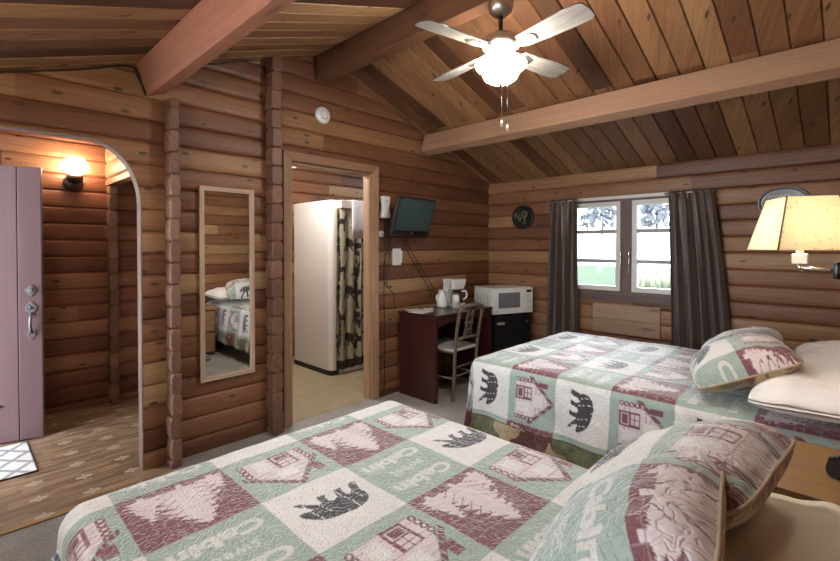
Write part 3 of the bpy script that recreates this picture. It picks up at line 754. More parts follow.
def plaid_cols(u, v):
    base = s2l((46, 50, 66)); c = np.tile(base, (len(u), 1))
    for co, per, w in ((u, .045, .006), (v, .045, .006)):
        c[(co % per) < w] = s2l((190, 190, 196))
    for co, per, w in ((u, .09, .03), (v, .09, .03)):
        m = ((co + .02) % per) < w; c[m] = c[m] * .5 + s2l((84, 88, 104)) * .5
    return c
def under_blanket(name, x0, x1, yf, yh, zt, hem, step, r=.06, flare=.07):
    over = hem + .02
    cx1 = np.arange(x0 + r - over, x1 - r + over + step, step); cy1 = np.arange(yh, yf - r + over + step, step)
    CX, CY = np.meshgrid(cx1, cy1, indexing='ij')
    x, y, z, d, rest, ux, uy = drape(CX, CY, x0, x1, yf, zt, r, flare)
    fold = np.maximum(0, rest - .08) * .06 * (1 + np.sin((CX * uy - CY * ux) * 21))
    P = np.stack([x + ux * fold, y + uy * fold, z], -1)
    C = plaid_cols(CX.ravel(), CY.ravel()).reshape(*CX.shape, 3)
    keep = (d[:-1, :-1] < hem) & (d[1:, 1:] < hem)
    return grid_object(name, P, C, keep, np.stack([CX, CY], -1), 'plaid', solid=.004)

def bed(label, x0, x1, yf, yh, zt):
    b = thing('bed', label, 'bed', ((x0 + x1) / 2, (yf + yh) / 2, 0))
    cx, cy = b.location.x, b.location.y
    def rb(r, za, zb, ins):
        mb = MB(); mb.prism(rrect(x0 + ins - cx, yh - cy + ins * .3, x1 - ins - cx, yf - ins - cy, r), za, zb); return mb
    rb(.07, zt - .27, zt - .036, .06).build('mattress', 'mattress', b, bevel=.03)
    rb(.05, .10, zt - .275, .05).build('box_base', 'box_base', b, bevel=.01)
    for sx in (x0 + .15, x1 - .15):
        for sy in (yh + .15, yf - .15):
            mb = MB(); mb.lathe([(0, 0), (.025, 0), (.03, .10), (0, .10)], 12, Matrix.Translation((sx - cx, sy - cy, 0))); mb.build('leg', 'black', b)
    return b
NB = dict(x0=.205, x1=1.575, yf=1.725, zt=.625); FB = dict(x0=2.425, x1=3.83, yf=1.885, zt=.645)
bed('double bed nearest the mirror wall, under the quilt with a navy plaid blanket', NB['x0'], NB['x1'], NB['yf'], Y0 + .03, NB['zt'])
bed('double bed below the window on a dark base', FB['x0'], FB['x1'], FB['yf'], Y0 + .03, FB['zt'])
tag(quilt('quilt', NB['x0'], NB['x1'], NB['yf'], Y0 + .05, NB['zt'], .18, .0036, .015, 1.275, seed=1, flare=.06, border=.015), 'bear and cabin patchwork quilt on the nearer bed, beside the mirror wall', 'quilt')
tag(quilt('quilt', FB['x0'], FB['x1'], FB['yf'], Y0 + .05, FB['zt'], .53, .005, 2.125, 1.24, seed=5, flare=.10), 'bear and cabin patchwork quilt on the bed below the window', 'quilt')
tag(under_blanket('blanket', NB['x0'] + .022, NB['x1'] - .022, NB['yf'] - .022, Y0 + .06, NB['zt'] - .022, .42, .006, flare=.60), 'navy plaid blanket hanging below the quilt hem at the bed foot by the entry', 'blanket')

# ------------------------------------------------------------------ pillows
def pillow_pts(w, h, t, n, flange=0, seed=0, sag=0):
    u = np.linspace(-1, 1, n); U, Vv = np.meshgrid(u, u, indexing='ij')
    k = 1 - flange
    a = np.clip(np.abs(U) / k, 0, 1); b_ = np.clip(np.abs(Vv) / k, 0, 1)
    T = (np.clip(1 - a ** 2.6, 0, 1) ** .55) * (np.clip(1 - b_ ** 2.6, 0, 1) ** .55)
    pin = 1 - .05 * (1 - np.abs(Vv) ** 2) * 0
    cr_ = 1 - .10 * np.abs(U) ** 4 * np.abs(Vv) ** 4
    x = U * w / 2 * (1 - .035 * (1 - Vv ** 2) * np.abs(U)) * cr_; y = Vv * h / 2 * (1 - .04 * (1 - U ** 2) * np.abs(Vv)) * cr_
    wr = .010 * (vnoise(U * 5 + seed, Vv * 5 + seed) - .5) + .008 * (vnoise(U * 11 + seed, Vv * 4) - .5) * (a ** 2)
    zt = T * t * .62 + wr * np.minimum(1, T * 2); zb = -T * t * .38
    return x, y, zt + .004, zb - .004, U, Vv
def sham(name, label, mat4, w=.62, h=.50, t=.24, ox=0., oy=0., rot=False, seed=0, group=None):
    s = thing(name, label, 'pillow', group=group); s.matrix_world = mat4
    x, y, zt, zb, U, Vv = pillow_pts(w, h, t, 150, .012, seed)
    C, *_ = patch_cols((x + ox).ravel(), (y + oy).ravel(), 0, 0, .31)
    keep = np.ones((149, 149), bool)
    grid_object('front_panel', np.stack([x, y, zt], -1), C.reshape(150, 150, 3), keep, np.stack([x, y], -1), 'quilt', s)
    x, y, zt, zb, U, Vv = pillow_pts(w, h, t, 40, .012, seed)
    cb = np.tile(s2l((176, 150, 112)), (1600, 1)); m = vnoise(U.ravel() * 6 + seed, Vv.ravel() * 6) > .55; cb[m] = s2l((120, 108, 74)); m = vnoise(U.ravel() * 7, Vv.ravel() * 7 + 4 + seed) > .68; cb[m] = s2l((104, 50, 50))
    bk = grid_object('back_panel', np.stack([x, y, zb], -1), cb.reshape(40, 40, 3), np.ones((39, 39), bool), np.stack([x, y], -1), 'quilt', s)
    pts = [(x[i, 0], y[i, 0], 0) for i in range(40)] + [(x[-1, j], y[-1, j], 0) for j in range(1, 40)] + [(x[i, -1], y[i, -1], 0) for i in range(38, -1, -1)] + [(x[0, j], y[0, j], 0) for j in range(38, -1, -1)]
    mb = MB(); mb.tube(pts, .005, 6); tag(mb.build('piping', plain('cream piping ' + str(seed), tuple(s2l((164, 146, 124))), .8), s), 'cream piping')
    return s
def white_pillow(label, mat4, w=.66, h=.46, t=.17, mat='linen', seed=0):
    x, y, zt, zb, U, Vv = pillow_pts(w, h, t, 60, .0, seed)
    zt = zt + .018 * (vnoise(U * 3 + seed * 3, Vv * 3) - .5) + .010 * np.abs(vnoise(U * 6, Vv * 2.5 + seed) - .5)
    n = 60
    V = np.concatenate([np.stack([x, y, zt], -1).reshape(-1, 3), np.stack([x, y, zb], -1).reshape(-1, 3)])
    idx = np.arange(n * n).reshape(n, n)
    F = np.stack([idx[:-1, :-1], idx[1:, :-1], idx[1:, 1:], idx[:-1, 1:]], -1).reshape(-1, 4)
    F2 = F[:, ::-1] + n * n
    b_ = list(idx[:, 0]) + list(idx[-1, 1:]) + list(idx[-2::-1, -1]) + list(idx[0, -2:0:-1])
    rim = [(b_[i], b_[(i + 1) % len(b_)], b_[(i + 1) % len(b_)] + n * n, b_[i] + n * n) for i in range(len(b_))]
    me = bpy.data.meshes.new('pillow'); me.from_pydata(V.tolist(), [], F.tolist() + F2.tolist() + [tuple(int(k) for k in r) for r in rim])
    me.polygons.foreach_set('use_smooth', [True] * len(me.polygons)); me.materials.append(M[mat])
    o = bpy.data.objects.new('pillow', me); COL.objects.link(o); o.matrix_world = mat4
    return tag(o, label, 'pillow')
def TM(loc, rx=0, ry=0, rz=0):
    return Matrix.Translation(loc) @ Matrix.Rotation(math.radians(rz), 4, 'Z') @ Matrix.Rotation(math.radians(ry), 4, 'Y') @ Matrix.Rotation(math.radians(rx), 4, 'X')
sham('pillow_sham', 'quilted pillow sham showing a maroon tree block, on the bed nearer the mirror', TM((.945, .325, .785), rx=-42, rz=9), w=.50, h=.44, t=.18, ox=.55, oy=.42, seed=2)
sham('pillow_sham', 'quilted pillow sham on the nearer bed showing a cabin block, beside the oak bedside cabinet', TM((1.30, .325, .776), rx=-31, rz=-5), w=.54, t=.20, ox=.20, oy=.36, seed=5)
sham('pillow_sham', 'quilted pillow sham on the window bed leaning on the front white pillow', TM((2.745, .405, .802), rx=-24, rz=17), w=.50, h=.46, t=.20, ox=.155, oy=.31, seed=8)
sham('pillow_sham', 'quilted pillow sham on the window bed, behind the other sham, near the curtain', TM((3.34, .49, .765), rx=-22, rz=6), w=.58, h=.46, t=.18, ox=.1, oy=.3, seed=11)
white_pillow('white sleeping pillow on the window bed nearest the bedside cabinet', TM((2.735, .085, .728), rx=-3, rz=-3), w=.70, h=.50, t=.17, seed=3)
white_pillow('white sleeping pillow on the window bed, farther pillow by the window wall', TM((3.46, .05, .735), rx=-6), w=.62, h=.46, seed=6)
white_pillow('white sleeping pillow painted warm with lamplight on the nearer bed behind its two quilted shams', TM((1.22, .035, .684), rx=-4), w=.82, h=.43, t=.13, mat='linen_lamplit', seed=9)

# ------------------------------------------------------------------ bedside cabinet, lamp, clock
ns = thing('nightstand', 'light oak bedside cabinet with dark front edge between the two beds', 'nightstand', (2.11, .105, 0))
mb = MB(); mb.box((-.25, -.29, .585), (.25, .29, .615), 1, .6); mb.build('top', 'oak', ns, bevel=.003)
mb = MB(); mb.box((-.235, -.28, .03), (.235, .272, .584), 2, .3); mb.build('body', 'oak_dark', ns, bevel=.003)
for z0, z1 in ((.05, .29), (.31, .565)):
    mb = MB(); mb.box((-.22, .273, z0), (.22, .288, z1), 0, .5); d = mb.build('drawer', 'oak', ns, bevel=.003)
    mb = MB(); mb.lathe([(0, .03), (.014, .028), (.016, .02), (.006, .012), (.006, 0)], 14, Matrix.Translation((0, .288, (z0 + z1) / 2)) @ Matrix.Rotation(-PI / 2, 4, 'X')); mb.build('knob', 'brass', d)
ck = thing('alarm_clock', 'small glossy black alarm clock on the oak bedside cabinet', 'clock', (2.10, -.012, .616), math.radians(60))
mb = MB(); mb.prism([(-.045, 0), (.045, 0), (.05, .03), (.04, .065), (.01, .08), (-.03, .075), (-.048, .04)], -.07, .07, mat=Matrix.Rotation(PI / 2, 4, 'X')); mb.build('body', 'black_marble', ck, bevel=.012)
mb = MB(); mb.box((.047, -.05, .018), (.0485, .05, .05)); mb.build('display', 'grey', ck)

lamp = thing('wall_lamp', 'lit swing arm wall lamp with a square parchment shade over the bedside cabinet', 'lamp', (2.150, .140, 0))
phi = math.radians(29)
RM = Matrix.Rotation(math.radians(180) + phi, 4, 'Z')
zb_, zt_ = 1.386, 1.575; hb, ht = .122, .077
mb = MB(); v = []; f = []
for th in (0, .0025):
    for hh, zz in ((hb - th, zb_), (ht - th, zt_)):
        v += [(-hh, -hh, zz), (hh, -hh, zz), (hh, hh, zz), (-hh, hh, zz)]
for i in range(4):
    j = (i + 1) % 4
    f += [(i, j, 4 + j, 4 + i), (8 + j, 8 + i, 12 + i, 12 + j), (i, 8 + i, 8 + j, j), (4 + i, 4 + j, 12 + j, 12 + i)]
mb.add(v, f, 2, .5, RM); mb.build('lamp_shade', 'shade', lamp)
LACE = plain('shade lacing', (.12, .10, .07), .8)
for sx, sy in ((-1, -1), (1, -1), (1, 1), (-1, 1)):
    mb = MB(); mb.tube([RM @ Vector((sx * hb, sy * hb, zb_)), RM @ Vector((sx * ht, sy * ht, zt_))], .0028, 6)
    tag(mb.build('corner_lacing', LACE, lamp), 'dark corner lacing of the shade')
mb = MB(); mb.lathe([(0, 1.41), (.012, 1.412), (.026, 1.44), (.03, 1.468), (.022, 1.495), (0, 1.505)], 18); mb.build('bulb', 'bulb', lamp)
mb = MB(); mb.box((-.022, -.022, 1.335), (.022, .022, 1.372)); mb.tube([(0, 0, 1.37), (0, 0, 1.412)], .012); mb.build('socket', 'cream_plastic', lamp, bevel=.003)
mb = MB(); mb.tube([(0, 0, 1.336), (0, 0, 1.318), (.005, -.012, 1.314)], .007); mb.tube([(0, 0, 1.322), (.03, -.098, 1.312)], .0055); mb.build('swing_arm', 'chrome', lamp)
mb = MB(); mb.lathe([(0, -.03), (.011, -.03), (.011, .03), (0, .03)], 16, Matrix.Translation((.03, -.10, 1.312))); mb.build('joint', 'black_marble', lamp, bevel=.002)
mb = MB(); mb.tube([(.03, -.10, 1.30), (-.08, -.315, 1.30)], .0055); mb.lathe([(0, 0), (.03, 0), (.03, .09), (0, .09)], 16, Matrix.Translation((-.08, -.330, 1.255))); mb.build('wall_bracket', 'chrome', lamp)

# ------------------------------------------------------------------ wall plates
pl = thing('hanging_plate', 'oval pewter plate hung on the log wall behind the lit lamp', 'plate', (X1 - .001, .39, 1.738))
RW = Matrix.Rotation(-PI / 2, 4, 'Y') @ Matrix.Rotation(PI / 2, 4, 'Z')
mb = MB(); mb.lathe([(0, .004), (.115, .006), (.13, .012), (.13, 0), (0, 0)], 40, RW @ Matrix.Scale(1.15, 4, (1, 0, 0)) @ Matrix.Scale(.84, 4, (0, 1, 0))); mb.build('dish', 'plate', pl)
mb = MB(); mb.lathe([(.128, .0), (.128, .014), (.14, .022), (.148, .016), (.148, 0)], 40, RW @ Matrix.Scale(1.15, 4, (1, 0, 0)) @ Matrix.Scale(.84, 4, (0, 1, 0))); mb.build('rim', 'plate_rim', pl)
mb = MB(); zig = [(0.012, .10 - .012 * i, .045 + (.018 if i % 2 else -.004)) for i in range(17)]
mb.tube([(-p[0] , p[1], p[2]) for p in zig], .003, 6); tag(mb.build('ridge_relief', 'cream_plastic', pl), 'pale jagged relief line')
pq = thing('hanging_plate', 'round black plate with a gilt animal drawing between the corner and the curtain', 'plate', (X1 - .001, 2.695, 1.726))
mb = MB(); mb.lathe([(0, .006), (.095, .008), (.12, .02), (.135, .018), (.138, 0), (0, 0)], 40, RW); mb.build('dish', 'plaque', pq)
mb = MB()
def zz3(pts): return [(-.010, y, z) for y, z in pts]
for pts in ([(.05, -.02), (.02, .0), (-.03, 0), (-.05, .025)], [(.03, 0), (.04, -.05)], [(-.02, 0), (-.025, -.05)], [(.05, -.02), (.06, .01), (.045, .03)],
            [(.02, .045), (-.01, .065), (-.045, .06), (-.05, .05)], [(.0, -.06), (-.03, -.075)], [(-.05, .025), (-.035, .04), (-.055, .045)], [(.01, .01), (.02, .03)], [(-.03, .0), (-.01, .03)]):
    mb.tube(zz3(pts), .0042, 5)
tag(mb.build('drawing', 'gold', pq), 'gilt animal drawing')

# ------------------------------------------------------------------ curtains
def curtain(label, y_top, y_bot, z_top, z_bot, x=X1 - .075, seed=0, folds=5):
    c = thing('curtain', label, 'curtain', (0, 0, 0))
    n, m = 140, 60; mb = MB(); v = []; f = []
    R = random.Random(seed); ph = [R.uniform(0, 6) for _ in range(4)]
    for j in range(m + 1):
        t = j / m; z = z_top + (z_bot - z_top) * t
        e = t ** .8
        ya, yb = y_top[0] + (y_bot[0] - y_top[0]) * e, y_top[1] + (y_bot[1] - y_top[1]) * e
        for i in range(n + 1):
            s = i / n
            a = s * folds * 2 * PI + ph[0] + .9 * math.sin(2.2 * s * PI + ph[1]) + .5 * t * math.sin(5 * s + ph[2])
            amp = .012 + .026 * min(1, t * 2.5)
            dx = amp * math.sin(a) + .3 * amp * math.sin(2.3 * a + ph[3] + 2 * t)
            pinch = .006 * math.sin(s * folds * 9) * max(0, 1 - t * 14)
            v.append((x + dx + pinch, ya + (yb - ya) * s + .006 * math.cos(a) * t, z))
    for j in range(m):
        for i in range(n): f.append((j * (n + 1) + i, j * (n + 1) + i + 1, (j + 1) * (n + 1) + i + 1, (j + 1) * (n + 1) + i))
    mb.add(v, f, 2, .5, None, True)
    o = mb.build('drop', 'curtain', c)
    s_ = o.modifiers.new('thick', 'SOLIDIFY'); s_.thickness = .003
    mb = MB(); mb.tube([(x, y_top[0] - .03, z_top - .02), (x, y_top[1] + .03, z_top - .02)], .006); 
    for yy in (y_top[0] - .03, y_top[1] + .03): mb.tube([(x, yy, z_top - .02), (X1 - .016, yy, z_top - .02)], .005)
    mb.build('rod', 'nickel', c)
    return c
curtain('dark brown satin curtain hanging between the round black plate and the window', (2.02, 2.33), (2.00, 2.385), 1.885, .30, seed=2, folds=4.5)
curtain('dark brown satin curtain hanging at the window side nearest the lamp', (.855, 1.19), (.69, 1.155), 1.885, .30, seed=5, folds=5)

# ------------------------------------------------------------------ mirror
mr = thing('wall_mirror', 'tall narrow wood framed mirror on the log wall', 'mirror', (1.335, Y1 - .012, 1.142))
mb = MB(); w2, h2, t = .19, .662, .03
for poly, g, tt in (([(-w2, -h2), (-w2 + t, -h2 + t), (-w2 + t, h2 - t), (-w2, h2)], 2, .5), ([(w2, -h2), (w2, h2), (w2 - t, h2 - t), (w2 - t, -h2 + t)], 2, .55),
                ([(-w2, h2), (-w2 + t, h2 - t), (w2 - t, h2 - t), (w2, h2)], 0, .4), ([(-w2, -h2), (w2, -h2), (w2 - t, -h2 + t), (-w2 + t, -h2 + t)], 0, .6)):
    v = [(x, -.022, z) for x, z in poly] + [(x, 0, z) for x, z in poly]
    mb.add(v, [(0, 1, 2, 3), (7, 6, 5, 4), (0, 4, 5, 1), (1, 5, 6, 2), (2, 6, 7, 3), (3, 7, 4, 0)], g, tt)
mb.build('frame', 'frame_wood', mr, bevel=.003)
mb = MB(); mb.box((-w2 + t - .004, -.008, -h2 + t - .004), (w2 - t + .004, -.004, h2 - t + .004)); mb.build('mirror_glass', 'mirror', mr)

# ------------------------------------------------------------------ small things on the back wall
YW = Y1 - .002
RA = Matrix.Rotation(PI / 2, 4, 'X')
sd = thing('smoke_detector', 'round white smoke detector high on the log wall above the bathroom door', 'smoke detector', (2.125, YW, 2.475))
mb = MB(); mb.lathe([(0, .038), (.03, .038), (.058, .03), (.07, .015), (.07, 0), (0, 0)], 32, RA); mb.build('body', 'white', sd)
mb = MB(); mb.lathe([(.03, .037), (.034, .0405), (.038, .037)], 24, RA); mb.tube([(.02, -.0385, .03), (.025, -.041, .03)], .004); mb.build('grille_ring', 'grey', sd)
dp = thing('wall_dispenser', 'white waisted plastic dispenser between the door casing and the television', 'dispenser', (2.80, YW, 1.66))
pr = []
for i in range(13):
    t = i / 12; pr.append((.046 + .008 * math.cos(2 * PI * t) - (.006 if i in (0, 12) else 0), .205 * t))
mb = MB(); poly = [(x, z) for x, z in pr] + [(-x, z) for x, z in reversed(pr)]
mb.prism(poly, 0, .045, mat=RA); mb.build('body', 'white', dp, bevel=.01)
mb = MB(); mb.box((-.012, -.047, .15), (.012, -.0455, .162)); mb.build('button', 'grey', dp)
dl = thing('thermostat', 'small round white dial below the waisted dispenser', 'thermostat', (2.765, YW, 1.512))
mb = MB(); mb.lathe([(0, .02), (.026, .018), (.03, .010), (.03, 0), (0, 0)], 24, RA); mb.build('base', 'cream_plastic', dl)
mb = MB(); mb.lathe([(0, .03), (.012, .029), (.014, .02), (0, .02)], 18, RA); mb.build('knob', 'grey', dl)
cd = thing('notice_card', 'white card with a second slip pinned on the logs below the television', 'card', (2.968, YW, 1.30))
mb = MB(); mb.box((-.058, -.006, -.085), (.05, -.003, .075)); mb.build('card', 'paper', cd)
mb = MB(); mb.box((-.01, -.009, -.06), (.066, -.0065, .055), mat=Matrix.Rotation(math.radians(3), 4, 'Y')); mb.build('slip', 'paper', cd)

tv = thing('television', 'small flat black television tilted down on its wall mount', 'television', (2.985, 2.95, 1.672))
TT = Matrix.Rotation(math.radians(4), 4, 'Z') @ Matrix.Rotation(math.radians(17), 4, 'X')
mb = MB(); mb.prism(rrect(-.265, -.178, .265, .178, .012), -.03, .012, mat=TT @ Matrix.Rotation(PI / 2, 4, 'X')); mb.build('casing', 'black', tv, bevel=.006)
mb = MB(); mb.box((-.243, -.0145, -.128), (.243, -.0125, .158), mat=TT); tag(mb.build('screen', 'glass_dark', tv), 'dark teal glass screen')
mb = MB(); mb.box((-.245, -.0150, -.168), (.245, -.0125, -.135), mat=TT); mb.build('speaker_strip', 'black_marble', tv)
mb = MB(); mb.box((-.012, -.0165, -.157), (.012, -.0145, -.149), mat=TT); mb.build('badge', 'grey', tv)
mb = MB(); mb.tube([(0, .03, 0), (.03, .12, -.01), (0, .20, 0)], .018); mb.box((-.05, .195, -.09), (.05, .215, .09)); mb.box((-.06, .022, -.06), (.06, .034, .06), mat=TT); mb.build('wall_mount', 'black_matte', tv)

def wire(label, pts, r=.004, group=None, mat='cable'):
    P = [Vector(p) for p in pts]; out = []
    for i in range(len(P) - 1):
        p0, p1, p2, p3 = P[max(i - 1, 0)], P[i], P[i + 1], P[min(i + 2, len(P) - 1)]
        for k in range(8):
            t = k / 8; out.append(.5 * ((2 * p1) + (p2 - p0) * t + (2 * p0 - 5 * p1 + 4 * p2 - p3) * t * t + (3 * p1 - p0 - 3 * p2 + p3) * t ** 3))
    out.append(P[-1])
    mb = MB(); mb.tube(out, r, 6); return tag(mb.build('hanging_cable', mat), label, 'cord')
yw = Y1 - .008
wire('dark cable slanting from the television towards the coffee maker, left strand', [(3.00, 3.05, 1.53), (3.05, yw, 1.44), (3.26, yw, 1.16), (3.42, yw, .96), (3.46, yw, .86)])
wire('dark cable slanting from the television towards the coffee maker, right strand', [(3.03, 3.05, 1.54), (3.09, yw, 1.45), (3.31, yw, 1.17), (3.47, yw, .98), (3.51, yw, .87)])
wire('dark cable dropping straight down the logs beside the door casing to the floor', [(2.80, yw, 1.66), (2.815, yw, 1.35), (2.80, yw, .95), (2.81, yw, .5), (2.80, yw, .03)])
wire('dark cable crossing the logs below the card and running behind the desk', [(2.83, yw - .012, 1.62), (2.84, yw - .012, 1.42), (2.78, yw - .012, 1.20), (2.80, yw - .012, 1.05), (2.90, yw - .012, .95), (2.925, yw - .012, .80)])
wire('dark cable sagging between the dispenser and the white card', [(2.86, yw, 1.60), (2.87, yw, 1.40), (2.86, yw, 1.22), (2.83, yw, 1.08), (2.86, yw, 1.01)], .003)

zc_ = lambda x: RZ - RS * abs(x - RX) - .014
wire('dark wire stapled along the ceiling edge above the arch', [(-.2, yw - .008, zc_(-.2)), (.2, yw - .008, zc_(.2)), (.5, yw - .008, zc_(.5) - .004), (.745, yw - .008, zc_(.745)), (.80, yw - .008, 2.42), (.835, yw - .008, 2.33)], .006)
wire('dark wire stapled along the ceiling edge above the mirror', [(1.02, yw - .008, zc_(1.02)), (1.25, yw - .008, zc_(1.25) - .012), (1.45, yw - .008, zc_(1.45)), (1.60, yw - .008, zc_(1.60) - .004)], .006)

# ------------------------------------------------------------------ desk and chair
dk = thing('desk', 'dark mahogany desk with panel ends against the log wall', 'desk', (3.37, 2.88, 0))
mb = MB(); mb.box((-.435, -.245, .755), (.435, .235, .783), 0, .4); mb.build('top', 'mahogany', dk, bevel=.005)
for sx in (-1, 1):
    mb = MB(); xc = sx * .41; mb.box((xc - .018, -.235, 0), (xc + .018, .225, .754), 2, .6); mb.build('side_panel', 'mahogany', dk, bevel=.003)
mb = MB(); n = 24
poly = [(-.39, .754), (-.39, .665)] + [(-.39 + .78 * i / n, .665 + .045 * math.sin(PI * i / n) ** .7) for i in range(1, n)] + [(.39, .665), (.39, .754)]
mb.prism(poly, -.0, .018, mat=Matrix.Translation((0, -.21, 0)) @ RA); mb.build('apron', 'mahogany', dk, bevel=.002)
mb = MB(); mb.box((-.39, .19, .35), (.39, .208, .754), 0, .3); mb.build('back_panel', 'mahogany', dk)

ch = thing('side_chair', 'weathered wooden side chair with carved splat tucked under the desk', 'chair', (3.275, 2.56, 0))
def rng_path(pts, n=6):
    P = [Vector(p) for p in pts]; out = []
    for i in range(len(P) - 1):
        p0, p1, p2, p3 = P[max(i - 1, 0)], P[i], P[i + 1], P[min(i + 2, len(P) - 1)]
        for k in range(n):
            t = k / n; out.append(.5 * ((2 * p1) + (p2 - p0) * t + (2 * p0 - 5 * p1 + 4 * p2 - p3) * t * t + (3 * p1 - p0 - 3 * p2 + p3) * t ** 3))
    return out + [P[-1]]
for sx in (-1, 1):
    mb = MB(); mb.tube(rng_path([(sx * .155, .03, 0), (sx * .158, .012, .25), (sx * .160, 0, .45), (sx * .165, -.02, .62), (sx * .168, -.06, .825)]), .0165, 8); mb.build('back_post', 'chair_wood', ch)
    mb = MB(); mb.tube([(sx * .185, .385, 0), (sx * .185, .38, .44)], [.013, .019], 8); mb.build('front_leg', 'chair_wood', ch)
    mb = MB(); mb.tube([(sx * .156, .02, .20), (sx * .185, .38, .20)], .010, 6); mb.build('side_stretcher', 'chair_wood', ch)
    mb = MB(); mb.tube([(sx * .158, .01, .44), (sx * .185, .39, .44)], .015, 6); mb.build('seat_rail', 'chair_wood', ch)
mb = MB(); mb.tube(rng_path([(-.18, -.055, .81), (-.14, -.062, .845), (-.07, -.068, .862), (0, -.07, .866), (.07, -.068, .862), (.14, -.062, .845), (.18, -.055, .81)]), .021, 8); mb.build('crest_rail', 'chair_wood', ch)
mb = MB(); mb.tube([(-.16, -.012, .56), (0, -.008, .565), (.16, -.012, .56)], .017, 8); mb.build('lower_rail', 'chair_wood', ch)
for hw_, yy, zz_ in ((.157, .02, .22), (.157, .022, .30), (.185, .382, .22)):
    mb = MB(); mb.tube([(-hw_, yy, zz_), (hw_, yy, zz_)], .010, 6); mb.build('stretcher', 'chair_wood', ch)
sp = MB()
for sg in (-1, 1):
    sp.tube(rng_path([(sg * .035, -.01, .575), (sg * .012, -.02, .63), (sg * .055, -.032, .70), (sg * .020, -.045, .77), (sg * .050, -.062, .845)]), .0075, 6)
    sp.tube(rng_path([(sg * .060, -.012, .575), (sg * .045, -.022, .64), (sg * .015, -.032, .70), (sg * .045, -.044, .76), (sg * .018, -.062, .85)]), .0065, 6)
sp.tube([(-.05, -.032, .70), (.05, -.032, .70)], .006, 6); sp.tube([(-.035, -.020, .635), (.035, -.020, .635)], .006, 6); sp.tube([(-.04, -.046, .775), (.04, -.046, .775)], .006, 6)
sp.build('splat', 'chair_wood', ch)
mb = MB(); mb.prism(arc(-.15, .03, .03, 180, 270, 4) + arc(.15, .03, .03, 270, 360, 4) + arc(.165, .375, .045, 0, 90, 5) + arc(-.165, .375, .045, 90, 180, 5), .445, .472); mb.build('seat', 'seat', ch, bevel=.010)

# ------------------------------------------------------------------ fridge and microwave
th = math.radians(-22)
fr = thing('mini_fridge', 'black mini fridge standing in the corner under the microwave', 'fridge', (4.125, 2.60, 0), th)
mb = MB(); mb.box((-.225, .05, .02), (.225, .40, .655)); mb.build('cabinet', 'black', fr, bevel=.008)
mb = MB(); mb.box((-.225, -.005, .06), (.225, .045, .655)); d = mb.build('door', 'black', fr, bevel=.008)
mb = MB(); mb.box((-.205, -.028, .575), (-.12, -.0055, .60)); tag(mb.build('handle', 'grey', d, bevel=.004), 'grey door handle')
mb = MB(); mb.lathe([(0, .003), (.014, .003), (.014, 0), (0, 0)], 16, Matrix.Translation((.18, -.0055, .59)) @ RA); tag(mb.build('sticker', plain('green sticker', (.03, .25, .12), .5), d), 'small green sticker')
mb = MB(); mb.box((-.225, -.002, .657), (.225, .40, .672)); mb.build('top', 'black_marble', fr, bevel=.004)
for sx in (-.19, .19):
    for sy in (.03, .36): mb = MB(); mb.lathe([(0, 0), (.015, 0), (.015, .022), (0, .022)], 10, Matrix.Translation((sx, sy, 0))); mb.build('foot', 'black', fr)
mw = thing('microwave_oven', 'white microwave oven sitting on the black mini fridge', 'microwave', (4.105, 2.59, .674), th)
mb = MB(); mb.box((-.255, .012, .012), (.255, .36, .285)); mb.build('body', 'white', mw, bevel=.008)
mb = MB(); mb.box((-.255, -.012, .014), (.148, .011, .283)); d = mb.build('door', 'white', mw, bevel=.006)
mb = MB(); mb.prism(rrect(-.185, .075, .085, .235, .008), 0, .0025, mat=Matrix.Translation((0, -.0125, 0)) @ RA); tag(mb.build('door_window', 'micro_win', d), 'grey meshed door window')
mb = MB(); mb.box((-.225, -.0135, .038), (-.195, -.0122, .044)); mb.build('maker_badge', 'grey', d)
mb = MB(); mb.box((.150, -.010, .014), (.255, .011, .283)); c = mb.build('control_panel', 'white', mw, bevel=.005)
mb = MB(); mb.box((.172, -.0125, .232), (.232, -.0102, .258)); tag(mb.build('display', 'black_marble', c), 'dark clock display')
kb = MB()
for i in range(4):
    for j in range(5): kb.box((.172 + .016 * i, -.012, .118 + .019 * j), (.184 + .016 * i, -.0102, .130 + .019 * j))
tag(kb.build('keypad', plain('key grey', (.55, .55, .55), .5), c), 'pale grey keypad')
mb = MB(); mb.box((.170, -.0135, .040), (.236, -.0102, .092)); mb.build('open_button', 'cream_plastic', c, bevel=.002)
for i in range(4):
    vb = MB()
    for j in range(7): vb.box((-.2575, .075 + .062 * i, .10 + .018 * j), (-.2545, .105 + .062 * i, .106 + .018 * j))
    vb.build('side_vent', 'grey', mw)
for sx in (-.2, .2):
    for sy in (.04, .32): mb = MB(); mb.lathe([(0, 0), (.012, 0), (.012, .014), (0, .014)], 10, Matrix.Translation((sx, sy, 0))); mb.build('foot', 'black', mw)

# ------------------------------------------------------------------ coffee things and papers on the desk
DZ = .784
cm = thing('coffee_maker', 'white coffee maker with glass carafe on the desk', 'coffee maker', (3.615, 2.985, DZ), math.radians(-12))
mb = MB(); mb.prism(rrect(-.085, -.10, .085, .09, .03), 0, .03); mb.build('base', 'white', cm, bevel=.004)
mb = MB(); mb.prism(rrect(-.085, .02, .085, .09, .015), .031, .20); mb.build('tank', 'white', cm, bevel=.004)
mb = MB(); v = [(x, y, .175) for x, y in rrect(-.075, -.08, .075, .09, .02)]; v2 = [(x, y, .275) for x, y in rrect(-.095, -.095, .095, .09, .02)]; n = len(v)
mb.add(v + v2, [tuple(range(n - 1, -1, -1)), tuple(range(n, 2 * n))] + [(i, (i + 1) % n, n + (i + 1) % n, n + i) for i in range(n)]); mb.build('filter_housing', 'white', cm, bevel=.003)
mb = MB(); mb.box((-.094, -.06, .185), (-.088, -.045, .255)); mb.build('stripe', 'grey', cm)
